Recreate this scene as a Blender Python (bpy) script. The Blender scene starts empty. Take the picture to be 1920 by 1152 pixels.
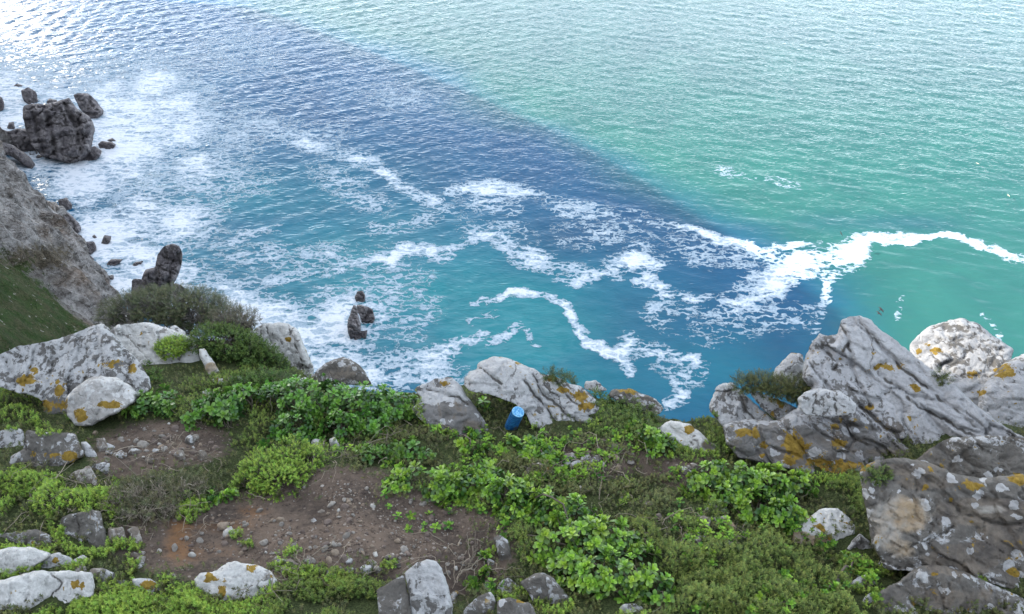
import bpy, math, random
import numpy as np
from mathutils import Vector, Matrix
from mathutils.geometry import delaunay_2d_cdt

S = bpy.context.scene
C = S.collection
rng = np.random.default_rng(7)
random.seed(7)

# ---------------------------------------------------------------- camera, sky, sun, exposure
ZC = 120.0                      # eye height above the sea (m)
PITCH = math.radians(38.0)
FPX = 1600.0                    # focal length in pixels of the 1920 wide photograph
cd = bpy.data.cameras.new('camera'); cam = bpy.data.objects.new('camera', cd); C.objects.link(cam)
cam.location = (0, 0, ZC); cam.rotation_euler = (math.pi/2 - PITCH, 0, 0)
cd.sensor_width = 36.0; cd.lens = 36.0*FPX/1920.0
cd.clip_start = 0.05; cd.clip_end = 60000
S.camera = cam

SUN_EL = math.radians(30.0)     # sun stands to the left (-x)
w = bpy.data.worlds.new('World'); S.world = w; w.use_nodes = True
nt = w.node_tree; nt.nodes.clear()
def N(nt, t, **kw):
    n = nt.nodes.new(t)
    for k, v in kw.items():
        if k.startswith('i_'):
            n.inputs[k[2:].replace('_', ' ')].default_value = v
        elif k.startswith('n'):
            n.inputs[int(k[1:])].default_value = v
        else: setattr(n, k, v)
    return n
out = N(nt, 'ShaderNodeOutputWorld'); bg = N(nt, 'ShaderNodeBackground')
sky = N(nt, 'ShaderNodeTexSky'); sky.sky_type = 'NISHITA'; sky.sun_disc = False
sky.sun_elevation = SUN_EL; sky.sun_rotation = math.radians(-90); sky.air_density = 1.0; sky.dust_density = 2.5; sky.ozone_density = 1.0
tc = N(nt, 'ShaderNodeTexCoord')
cn = N(nt, 'ShaderNodeTexNoise', i_Scale=2.2, i_Detail=7.0, i_Roughness=0.6)
mp = N(nt, 'ShaderNodeMapping'); mp.inputs['Scale'].default_value = (1, 1, 2.6)
nt.links.new(tc.outputs['Generated'], mp.inputs[0]); nt.links.new(mp.outputs[0], cn.inputs['Vector'])
cr = N(nt, 'ShaderNodeValToRGB'); cr.color_ramp.elements[0].position = 0.36; cr.color_ramp.elements[1].position = 0.68
nt.links.new(cn.outputs['Fac'], cr.inputs[0])
CLOUD = (6.6, 6.5, 6.4, 1)
cm = N(nt, 'ShaderNodeMix', data_type='RGBA'); cm.inputs[7].default_value = CLOUD
cmul = N(nt, 'ShaderNodeMath', operation='MULTIPLY_ADD', n1=0.5, n2=0.35)
nt.links.new(cr.outputs[0], cmul.inputs[0]); nt.links.new(cmul.outputs[0], cm.inputs[0]); nt.links.new(sky.outputs[0], cm.inputs[6])
# added warm glow low in the sky, ahead left, for glare on the water
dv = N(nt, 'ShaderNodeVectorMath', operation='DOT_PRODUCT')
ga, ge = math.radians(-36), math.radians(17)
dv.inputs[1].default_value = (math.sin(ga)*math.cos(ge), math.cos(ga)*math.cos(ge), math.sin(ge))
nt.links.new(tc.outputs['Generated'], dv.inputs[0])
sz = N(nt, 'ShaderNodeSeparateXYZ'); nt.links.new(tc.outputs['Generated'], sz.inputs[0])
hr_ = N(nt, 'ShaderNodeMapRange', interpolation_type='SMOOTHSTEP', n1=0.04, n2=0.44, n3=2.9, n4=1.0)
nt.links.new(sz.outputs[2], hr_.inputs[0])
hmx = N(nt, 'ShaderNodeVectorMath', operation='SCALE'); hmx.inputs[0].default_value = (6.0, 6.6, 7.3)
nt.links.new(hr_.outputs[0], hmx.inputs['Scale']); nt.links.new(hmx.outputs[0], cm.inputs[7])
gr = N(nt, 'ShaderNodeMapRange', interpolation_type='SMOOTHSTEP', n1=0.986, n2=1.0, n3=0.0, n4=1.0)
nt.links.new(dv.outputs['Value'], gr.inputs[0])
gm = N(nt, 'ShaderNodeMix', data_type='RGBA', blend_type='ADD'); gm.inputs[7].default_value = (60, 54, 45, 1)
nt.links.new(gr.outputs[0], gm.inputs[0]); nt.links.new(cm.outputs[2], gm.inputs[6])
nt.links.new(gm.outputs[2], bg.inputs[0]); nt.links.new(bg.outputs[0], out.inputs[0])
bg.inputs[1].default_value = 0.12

ld = bpy.data.lights.new('sun', 'SUN'); sun = bpy.data.objects.new('sun', ld); C.objects.link(sun)
ld.energy = 2.7; ld.angle = math.radians(0.5); ld.color = (1.0, 0.94, 0.84)
SDIR = np.array([-math.cos(SUN_EL), 0.0, math.sin(SUN_EL)])
sun.rotation_euler = Vector(-SDIR).to_track_quat('-Z', 'Y').to_euler(); sun.location = (-40, 0, 160)
S.view_settings.view_transform = 'Standard'; S.view_settings.look = 'None'
S.view_settings.exposure = 1.7; S.view_settings.gamma = 1.0; S.view_settings.use_curve_mapping = False
S.cycles.max_bounces = 6; S.cycles.diffuse_bounces = 3; S.cycles.glossy_bounces = 3; S.cycles.transparent_max_bounces = 8
S.cycles.caustics_reflective = False; S.cycles.caustics_refractive = False

# ---------------------------------------------------------------- helpers
SP, CP = math.sin(PITCH), math.cos(PITCH)
def ray(px, py):
    px = np.asarray(px, float); py = np.asarray(py, float)
    a = (px-960)/FPX; b = (576-py)/FPX
    return np.stack([a, CP+b*SP, -SP+b*CP], -1)
CAM = np.array([0, 0, ZC])
def proj(P):
    d = P-CAM
    z = d[..., 1]*CP-d[..., 2]*SP; u = d[..., 1]*SP+d[..., 2]*CP
    z = np.where(z < 0.05, 0.05, z)
    return 960+FPX*d[..., 0]/z, 576-FPX*u/z, z
def sea_pt(px, py, z=0.0):
    d = ray(px, py); t = (z-ZC)/d[..., 2]
    return CAM+d*t[..., None]
def _h(ix, iy, iz, s):
    n = (ix*374761393+iy*668265263+iz*2147483647*3+s*974634777) & 0xffffffff
    n = ((n ^ (n >> 13))*1274126177) & 0xffffffff
    n = ((n ^ (n >> 15))*2246822519) & 0xffffffff
    return ((n ^ (n >> 16)) & 0xffffff)/float(0xffffff)
def vnoise(P, s=0):
    i = np.floor(P).astype(np.int64); f = P-i; f = f*f*f*(f*(f*6-15)+10)
    x, y, z = i[:, 0], i[:, 1], i[:, 2]; r = 0
    for a in (0, 1):
        for b in (0, 1):
            for c in (0, 1):
                wt = (f[:, 0] if a else 1-f[:, 0])*(f[:, 1] if b else 1-f[:, 1])*(f[:, 2] if c else 1-f[:, 2])
                r = r+wt*_h(x+a, y+b, z+c, s)
    return r*2-1
def fbm(P, sc, oc=4, s=0, g=0.5):
    r = 0; a = 1.0
    for o in range(oc):
        r = r+a*vnoise(P*sc+17.3*o, s+o); a *= g; sc *= 2.03
    return r
def ridged(P, sc, oc=4, s=0):
    r = 0; a = 1.0
    for o in range(oc):
        r = r+a*(1-2*np.abs(vnoise(P*sc+11.7*o, s+o))); a *= 0.5; sc *= 2.1
    return r
def sstep(a, b, x):
    t = np.clip((x-a)/(b-a), 0, 1); return t*t*(3-2*t)

def tag(o, label=None, cat=None, group=None, kind=None):
    if label: o['label'] = label
    if cat: o['category'] = cat
    if group: o['group'] = group
    if kind: o['kind'] = kind
    return o
def mk(name, V, F, mat, parent=None, attrs=None, cols=None, smooth=True, origin=None):
    V = np.asarray(V, np.float64); F = np.asarray(F, np.int32)
    if origin is None: origin = np.zeros(3) if parent is not None else np.array([V[:, 0].mean(), V[:, 1].mean(), V[:, 2].min()])
    me = bpy.data.meshes.new(name); k = F.shape[1]
    me.vertices.add(len(V)); me.vertices.foreach_set('co', (V-origin).astype(np.float32).ravel())
    me.loops.add(F.size); me.loops.foreach_set('vertex_index', F.ravel())
    me.polygons.add(len(F)); me.polygons.foreach_set('loop_start', np.arange(0, F.size, k, dtype=np.int32))
    me.polygons.foreach_set('use_smooth', np.full(len(F), smooth))
    for n, a in (attrs or {}).items():
        at = me.attributes.new(n, 'FLOAT', 'POINT'); at.data.foreach_set('value', np.asarray(a, np.float32))
    if cols is not None:
        at = me.attributes.new('col', 'FLOAT_COLOR', 'POINT')
        c4 = np.ones((len(V), 4), np.float32); c4[:, :3] = cols; at.data.foreach_set('color', c4.ravel())
    me.update(calc_edges=True); me.validate()
    me.materials.append(mat)
    o = bpy.data.objects.new(name, me); C.objects.link(o)
    if parent is not None: o.parent = parent
    o.location = origin
    return o
def empty(name, loc):
    o = bpy.data.objects.new(name, None); C.objects.link(o); o.location = loc; o.empty_display_size = 0.1
    return o
def gridfaces(nr, nc):
    r, c = np.meshgrid(np.arange(nr-1), np.arange(nc-1), indexing='ij'); i = (r*nc+c).ravel()
    return np.stack([i, i+1, i+nc+1, i+nc], -1)

# ---------------------------------------------------------------- materials
def newmat(name):
    m = bpy.data.materials.new(name); m.use_nodes = True; t = m.node_tree; t.nodes.clear()
    o = N(t, 'ShaderNodeOutputMaterial'); b = N(t, 'ShaderNodeBsdfPrincipled')
    t.links.new(b.outputs[0], o.inputs[0]); return m, t, b, o
def L(t, a, b): t.links.new(a, b)
def attr(t, name): n = N(t, 'ShaderNodeAttribute'); n.attribute_name = name; return n
def mixc(t, fac, a, b, blend='MIX'):
    m = N(t, 'ShaderNodeMix', data_type='RGBA', blend_type=blend)
    for v, i in ((fac, 0), (a, 6), (b, 7)):
        if hasattr(v, 'is_linked'): L(t, v, m.inputs[i])
        elif i == 0: m.inputs[0].default_value = v
        else: m.inputs[i].default_value = (*v, 1)
    return m.outputs[2]
def mth(t, op, a, b=None, c=None, clamp=False):
    m = N(t, 'ShaderNodeMath', operation=op); m.use_clamp = clamp
    for i, v in enumerate((a, b, c)):
        if v is None: continue
        if hasattr(v, 'is_linked'): L(t, v, m.inputs[i])
        else: m.inputs[i].default_value = v
    return m.outputs[0]
def mrange(t, v, a, b, c=0.0, d=1.0, smooth=True):
    m = N(t, 'ShaderNodeMapRange'); m.interpolation_type = 'SMOOTHSTEP' if smooth else 'LINEAR'
    L(t, v, m.inputs[0])
    for i, x in enumerate((a, b, c, d)): m.inputs[i+1].default_value = x
    return m.outputs[0]
def noise(t, vec, sc, det=5, rough=0.55, dist=0.0, lac=2.0):
    n = N(t, 'ShaderNodeTexNoise', i_Scale=sc, i_Detail=float(det), i_Roughness=rough, i_Distortion=dist, i_Lacunarity=lac)
    L(t, vec, n.inputs['Vector']); return n.outputs['Fac']
def mapping(t, vec, rot=(0, 0, 0), sc=(1, 1, 1), loc=(0, 0, 0)):
    m = N(t, 'ShaderNodeMapping'); L(t, vec, m.inputs[0])
    m.inputs['Rotation'].default_value = rot; m.inputs['Scale'].default_value = sc; m.inputs['Location'].default_value = loc
    return m.outputs[0]
def bump(t, b, h, strength, dist, prev=None):
    n = N(t, 'ShaderNodeBump', i_Strength=strength, i_Distance=dist); L(t, h, n.inputs['Height'])
    if prev is not None: L(t, prev, n.inputs['Normal'])
    L(t, n.outputs[0], b.inputs['Normal']); return n.outputs[0]

def rock_mat(name, grey=(0.27, 0.27, 0.28), dark=(0.11, 0.105, 0.10), pale=(0.46, 0.46, 0.46), cover=0.5, sc=1.0, spots=0.5, rust=0.3):
    m, t, b, o = newmat(name)
    pos = N(t, 'ShaderNodeNewGeometry').outputs['Position']
    big = noise(t, pos, 2.6*sc, 6, 0.6)
    fine = noise(t, pos, 55*sc, 6, 0.7)
    mid = noise(t, pos, 19*sc, 9, 0.64, 0.5)
    edge = noise(t, mapping(t, pos, loc=(7, 3, 1)), 52*sc, 6, 0.65)
    c = mixc(t, mrange(t, mid, 0.35, 0.65), dark, grey)
    c = mixc(t, mrange(t, big, 0.52, 0.72, 0, rust), c, (0.165, 0.115, 0.075))
    # crisp edged pale crusts of lichen
    f1 = mth(t, 'ADD', mth(t, 'MULTIPLY', mid, 0.6), mth(t, 'ADD', mth(t, 'MULTIPLY', edge, 0.25), mth(t, 'MULTIPLY', big, 0.15)))
    th = 0.5+(0.5-cover)*0.22
    pass
    k1 = mrange(t, mth(t, 'SUBTRACT', f1, mth(t, 'MULTIPLY', attr(t, 'bare').outputs['Fac'], 0.13)), th-0.012, th+0.012)
    tone = mixc(t, mrange(t, fine, 0.3, 0.7), tuple(x*0.86 for x in pale), tuple(min(0.8, x*1.12) for x in pale))
    c = mixc(t, k1, c, tone)
    # round rosettes of whiter lichen
    dpos = N(t, 'ShaderNodeVectorMath', operation='ADD'); L(t, pos, dpos.inputs[0])
    nv = N(t, 'ShaderNodeTexNoise', i_Scale=34.0*sc, i_Detail=4.0); L(t, pos, nv.inputs['Vector'])
    sv = N(t, 'ShaderNodeVectorMath', operation='SCALE'); L(t, nv.outputs['Color'], sv.inputs[0]); sv.inputs['Scale'].default_value = 0.035/sc
    L(t, sv.outputs[0], dpos.inputs[1])
    vo = N(t, 'ShaderNodeTexVoronoi', i_Scale=26.0*sc); L(t, dpos.outputs[0], vo.inputs['Vector'])
    sx = N(t, 'ShaderNodeSeparateColor'); L(t, vo.outputs['Color'], sx.inputs[0])
    rad = mth(t, 'MULTIPLY', sx.outputs[0], 0.62)
    on = mth(t, 'LESS_THAN', sx.outputs[1], spots)
    sp = mth(t, 'MULTIPLY', on, mth(t, 'LESS_THAN', vo.outputs['Distance'], rad))
    c = mixc(t, mth(t, 'MULTIPLY', sp, 0.85), c, tuple(min(0.75, x*1.13) for x in pale))
    # small dark pits
    pit = mrange(t, noise(t, pos, 70*sc, 4, 0.7, 0.4), 0.60, 0.68)
    c = mixc(t, mth(t, 'MULTIPLY', pit, 0.55), c, dark)
    cr = N(t, 'ShaderNodeTexVoronoi', feature='DISTANCE_TO_EDGE', i_Scale=4.2*sc)
    L(t, mapping(t, dpos.outputs[0], rot=(0.4, 0.7, 0.3), sc=(1.0, 0.55, 1.5)), cr.inputs['Vector'])
    ck = mrange(t, cr.outputs['Distance'], 0.0, 0.03)
    ckm = mth(t, 'MULTIPLY', mth(t, 'SUBTRACT', 1.0, mrange(t, cr.outputs['Distance'], 0.004, 0.016)), mrange(t, big, 0.5, 0.6))
    c = mixc(t, mth(t, 'MULTIPLY', ckm, 0.8), c, tuple(x*0.6 for x in dark))
    # brown bare stained rock, tan faces, ochre crusts (where the photograph has them)
    br = attr(t, 'brown').outputs['Fac']
    kb = mrange(t, mth(t, 'ADD', br, mth(t, 'MULTIPLY', mth(t, 'SUBTRACT', mid, 0.5), 1.1)), 0.42, 0.62)
    bc = mixc(t, mrange(t, noise(t, pos, 9*sc, 6, 0.65), 0.35, 0.65), (0.078, 0.069, 0.062), (0.155, 0.132, 0.108))
    c = mixc(t, mth(t, 'MULTIPLY', kb, mth(t, 'SUBTRACT', 1.0, mth(t, 'MULTIPLY', sp, 0.8))), c, bc)
    tn = attr(t, 'tan').outputs['Fac']
    kt = mrange(t, mth(t, 'ADD', tn, mth(t, 'MULTIPLY', mth(t, 'SUBTRACT', mid, 0.5), 0.7)), 0.40, 0.66)
    tcx = mixc(t, mrange(t, noise(t, pos, 7*sc, 6, 0.7), 0.36, 0.64), (0.26, 0.245, 0.22), (0.27, 0.20, 0.125))
    c = mixc(t, kt, c, tcx)
    oc = attr(t, 'ochre').outputs['Fac']
    ko = mrange(t, mth(t, 'ADD', oc, mth(t, 'ADD', mth(t, 'MULTIPLY', mth(t, 'SUBTRACT', mid, 0.5), 3.0), mth(t, 'ADD', mth(t, 'MULTIPLY', mth(t, 'SUBTRACT', edge, 0.5), 1.3), mth(t, 'MULTIPLY', mth(t, 'SUBTRACT', big, 0.5), 1.2)))), 0.50, 0.56)
    occ = mixc(t, mrange(t, fine, 0.35, 0.65), (0.155, 0.098, 0.018), (0.25, 0.165, 0.032))
    osp = mth(t, 'MULTIPLY', mth(t, 'GREATER_THAN', sx.outputs[2], 0.945), mth(t, 'LESS_THAN', vo.outputs['Distance'], mth(t, 'MULTIPLY', edge, 0.55)))
    ko = mth(t, 'MAXIMUM', ko, mth(t, 'MULTIPLY', osp, mrange(t, big, 0.46, 0.54)))
    c = mixc(t, ko, c, occ)
    c = mixc(t, mrange(t, attr(t, 'crack').outputs['Fac'], 0.25, 0.75, 0, 0.85), c, (0.045, 0.04, 0.034))
    L(t, c, b.inputs['Base Color'])
    b.inputs['Roughness'].default_value = 0.92; b.inputs['Specular IOR Level'].default_value = 0.2
    hh = mth(t, 'ADD', mth(t, 'MULTIPLY', mid, 1.6), mth(t, 'ADD', mth(t, 'MULTIPLY', fine, 0.45), mth(t, 'ADD', mth(t, 'MULTIPLY', k1, 0.10), mth(t, 'MULTIPLY', ck, 0.25))))
    bump(t, b, hh, 0.75, 0.018/sc)
    return m

M_ROCK = rock_mat('rock_lichen', grey=(0.165,0.16,0.157), dark=(0.10,0.095,0.09), pale=(0.335, 0.335, 0.335), cover=0.66, spots=0.35)
M_PALE = rock_mat('rock_pale', pale=(0.42, 0.415, 0.40), grey=(0.24, 0.23, 0.215), dark=(0.16,0.15,0.14), cover=0.82, spots=0.4, rust=0.3)
M_SPOT = rock_mat('rock_spotted', grey=(0.145, 0.135, 0.122), dark=(0.082, 0.075, 0.067), pale=(0.33, 0.33, 0.33), cover=0.34, spots=0.36, rust=0.5)
M_MASS = rock_mat('rock_outcrop', grey=(0.165, 0.16, 0.157), dark=(0.10, 0.095, 0.09), pale=(0.29, 0.29, 0.295), cover=0.62, spots=0.45, rust=0.5)
M_STONE = rock_mat('rock_bare', grey=(0.20, 0.178, 0.155), dark=(0.125, 0.105, 0.088), pale=(0.28, 0.262, 0.238), cover=0.45, spots=0.15, sc=1.6, rust=0.7)
M_WHITE = rock_mat('rock_quartz', grey=(0.36, 0.35, 0.34), dark=(0.26, 0.25, 0.235), pale=(0.42, 0.415, 0.405), cover=0.7, spots=0.1, rust=0.1)

def sea_rock_mat():
    m, t, b, o = newmat('rock_wet')
    g = N(t, 'ShaderNodeNewGeometry'); pos = g.outputs['Position']
    n1 = noise(t, pos, 0.35, 8, 0.65, 0.5); n2 = noise(t, pos, 2.2, 7, 0.7)
    c = mixc(t, mrange(t, n1, 0.35, 0.66), (0.092, 0.081, 0.088), (0.22, 0.20, 0.20))
    c = mixc(t, mrange(t, n2, 0.55, 0.72, 0, 0.6), c, (0.19, 0.172, 0.16))
    sep = N(t, 'ShaderNodeSeparateXYZ'); L(t, pos, sep.inputs[0])
    wet = mrange(t, mth(t, 'ADD', sep.outputs[2], mth(t, 'MULTIPLY', n1, 2.0)), 1.0, 3.4, 1, 0)
    c = mixc(t, mth(t, 'MULTIPLY', wet, 0.8), c, (0.055, 0.047, 0.052))
    L(t, c, b.inputs['Base Color']); L(t, mrange(t, wet, 0, 1, 0.85, 0.4), b.inputs['Roughness'])
    cv = N(t, 'ShaderNodeTexVoronoi', feature='DISTANCE_TO_EDGE', i_Scale=0.42)
    L(t, mapping(t, pos, rot=(0.3, 0.5, 0.4), sc=(1, 1.6, 0.7)), cv.inputs['Vector'])
    hh = mth(t, 'ADD', mth(t, 'MULTIPLY', n1, 2.0), mth(t, 'ADD', mth(t, 'MULTIPLY', n2, 0.4), mth(t, 'MULTIPLY', mrange(t, cv.outputs['Distance'], 0, 0.06), 0.5)))
    bump(t, b, hh, 0.9, 0.7); return m
M_WET = sea_rock_mat()

def headland_mat():
    m, t, b, o = newmat('headland_rock_and_grass')
    g = N(t, 'ShaderNodeNewGeometry'); pos = g.outputs['Position']
    st = mapping(t, pos, rot=(0.5, 0.35, 0.6), sc=(0.5, 0.5, 2.2))
    n1 = noise(t, st, 0.16, 9, 0.66, 0.8); n2 = noise(t, pos, 0.9, 8, 0.7); n3 = noise(t, pos, 0.07, 5, 0.6)
    c = mixc(t, mrange(t, n1, 0.32, 0.66), (0.17, 0.152, 0.138), (0.44, 0.415, 0.40))
    c = mixc(t, mrange(t, n2, 0.53, 0.66, 0, 0.8), c, (0.50, 0.475, 0.465))
    c = mixc(t, mrange(t, n2, 0.46, 0.34, 0, 0.85), c, (0.085, 0.07, 0.058))
    c = mixc(t, mrange(t, n3, 0.5, 0.68, 0, 0.5), c, (0.24, 0.15, 0.085))
    jv = N(t, 'ShaderNodeTexVoronoi', feature='DISTANCE_TO_EDGE', i_Scale=0.30)
    jd = N(t, 'ShaderNodeTexNoise', i_Scale=0.22, i_Detail=5.0); L(t, pos, jd.inputs['Vector'])
    js = N(t, 'ShaderNodeVectorMath', operation='MULTIPLY_ADD'); L(t, jd.outputs['Color'], js.inputs[0]); js.inputs[1].default_value = (9, 9, 9); L(t, pos, js.inputs[2])
    L(t, mapping(t, js.outputs[0], rot=(0.5, 0.3, 0.9), sc=(0.30, 1.0, 1.9)), jv.inputs['Vector'])
    jk = mth(t, 'ADD', jv.outputs['Distance'], mth(t, 'MULTIPLY', mth(t, 'SUBTRACT', n2, 0.5), 0.25))
    c = mixc(t, mth(t, 'MULTIPLY', mrange(t, jk, 0.0, 0.07, 0.6, 0), mrange(t, n1, 0.42, 0.58, 1, 0.15)), c, (0.06, 0.05, 0.045))
    gr = attr(t, 'grass').outputs['Fac']
    k = mrange(t, mth(t, 'ADD', gr, mth(t, 'ADD', mth(t, 'MULTIPLY', mth(t, 'SUBTRACT', n2, 0.5), 1.0), mth(t, 'MULTIPLY', mth(t, 'SUBTRACT', n1, 0.5), 0.9))), 0.38, 0.62)
    n4 = noise(t, pos, 3.2, 6, 0.7)
    gc = mixc(t, mrange(t, noise(t, pos, 0.35, 6, 0.6), 0.35, 0.65), (0.045, 0.082, 0.022), (0.088, 0.092, 0.045))
    gc = mixc(t, mrange(t, n4, 0.46, 0.62, 0, 0.8), gc, (0.028, 0.048, 0.015)); gc = mixc(t, mrange(t, noise(t, pos, 1.4, 6, 0.7), 0.55, 0.68, 0, 0.7), gc, (0.12, 0.10, 0.065))
    sc_ = attr(t, 'scrub').outputs['Fac']
    ks = mrange(t, mth(t, 'ADD', sc_, mth(t, 'MULTIPLY', mth(t, 'SUBTRACT', n2, 0.5), 1.1)), 0.40, 0.66)
    scc = mixc(t, mrange(t, n4, 0.4, 0.62), (0.105, 0.086, 0.065), (0.19, 0.16, 0.115))
    c = mixc(t, ks, c, scc); c = mixc(t, k, c, gc)
    speck = mth(t, 'MULTIPLY', mrange(t, noise(t, pos, 0.8, 3, 0.6), 0.66, 0.69), 0.8)
    c = mixc(t, speck, c, (0.42, 0.39, 0.34))
    L(t, c, b.inputs['Base Color']); b.inputs['Roughness'].default_value = 0.95; b.inputs['Specular IOR Level'].default_value = 0.1
    bump(t, b, mth(t, 'ADD', mth(t, 'MULTIPLY', n1, 2.2), mth(t, 'ADD', mth(t, 'MULTIPLY', n2, 0.9), mth(t, 'ADD', mth(t, 'MULTIPLY', mrange(t, jk, 0, 0.12), 0.35), mth(t, 'MULTIPLY', n4, 0.25)))), 1.0, 1.8)
    return m
M_HEAD = headland_mat()

def soil_mat():
    m, t, b, o = newmat('soil')
    pos = N(t, 'ShaderNodeNewGeometry').outputs['Position']
    n1 = noise(t, pos, 5, 7, 0.6); n2 = noise(t, pos, 45, 7, 0.7); n3 = noise(t, pos, 160, 4, 0.7)
    c = mixc(t, mrange(t, n1, 0.33, 0.67), (0.056, 0.044, 0.037), (0.128, 0.096, 0.075))
    c = mixc(t, mrange(t, n2, 0.50, 0.66, 0, 0.7), c, (0.14, 0.108, 0.086))
    c = mixc(t, mrange(t, n2, 0.46, 0.34, 0, 0.8), c, (0.035, 0.026, 0.022))
    og = attr(t, 'orange').outputs['Fac']
    c = mixc(t, mrange(t, mth(t, 'ADD', og, mth(t, 'ADD', mth(t, 'MULTIPLY', mth(t, 'SUBTRACT', n2, 0.5), 0.8), mth(t, 'MULTIPLY', mth(t, 'SUBTRACT', n1, 0.5), 1.2))), 0.25, 0.9, 0, 0.8), c, (0.17, 0.085, 0.036))
    mo = attr(t, 'moss').outputs['Fac']
    km = mrange(t, mth(t, 'ADD', mo, mth(t, 'MULTIPLY', mth(t, 'SUBTRACT', n2, 0.5), 1.0)), 0.45, 0.7)
    c = mixc(t, km, c, mixc(t, mrange(t, n3, 0.4, 0.6), (0.022, 0.030, 0.012), (0.055, 0.068, 0.026)))
    vo = N(t, 'ShaderNodeTexVoronoi', i_Scale=58.0, i_Randomness=1.0); L(t, pos, vo.inputs['Vector'])
    sx = N(t, 'ShaderNodeSeparateColor'); L(t, vo.outputs['Color'], sx.inputs[0])
    gk = mth(t, 'MULTIPLY', mth(t, 'LESS_THAN', vo.outputs['Distance'], mth(t, 'MULTIPLY', sx.outputs[0], 0.42)), mth(t, 'GREATER_THAN', mth(t, 'ADD', sx.outputs[1], mth(t, 'MULTIPLY', mth(t, 'SUBTRACT', n1, 0.5), 2.2)), 0.6))
    gk = mth(t, 'MULTIPLY', gk, mth(t, 'SUBTRACT', 1.0, km))
    c = mixc(t, gk, c, mixc(t, sx.outputs[2], (0.10, 0.075, 0.06), (0.22, 0.19, 0.165)))
    L(t, c, b.inputs['Base Color']); b.inputs['Roughness'].default_value = 0.97; b.inputs['Specular IOR Level'].default_value = 0.1
    hh = mth(t, 'ADD', mth(t, 'MULTIPLY', n2, 1.0), mth(t, 'ADD', mth(t, 'MULTIPLY', n3, 0.4), mth(t, 'MULTIPLY', gk, 0.35)))
    bump(t, b, hh, 0.9, 0.012); return m
M_SOIL = soil_mat()

def leaf_mat(name, rough=0.45, spec=0.4, trans=0.22):
    m, t, b, o = newmat(name)
    a = attr(t, 'col'); pos = N(t, 'ShaderNodeNewGeometry').outputs['Position']
    c = mixc(t, mrange(t, noise(t, pos, 90, 3, 0.6), 0.3, 0.7, 0, 0.35), a.outputs['Color'], (0.5, 0.5, 0.45), 'MULTIPLY')
    L(t, c, b.inputs['Base Color']); b.inputs['Roughness'].default_value = rough; b.inputs['Specular IOR Level'].default_value = spec
    tr = N(t, 'ShaderNodeBsdfTranslucent'); L(t, a.outputs['Color'], tr.inputs[0])
    mx = N(t, 'ShaderNodeMixShader', n0=trans); L(t, b.outputs[0], mx.inputs[1]); L(t, tr.outputs[0], mx.inputs[2]); L(t, mx.outputs[0], o.inputs[0])
    return m
M_LEAF = leaf_mat('leaf_glossy', 0.38, 0.5); M_SPRIG = leaf_mat('leaf_fine', 0.6, 0.25, 0.18); M_TWIG = leaf_mat('twig', 0.9, 0.1, 0.0)

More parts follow.
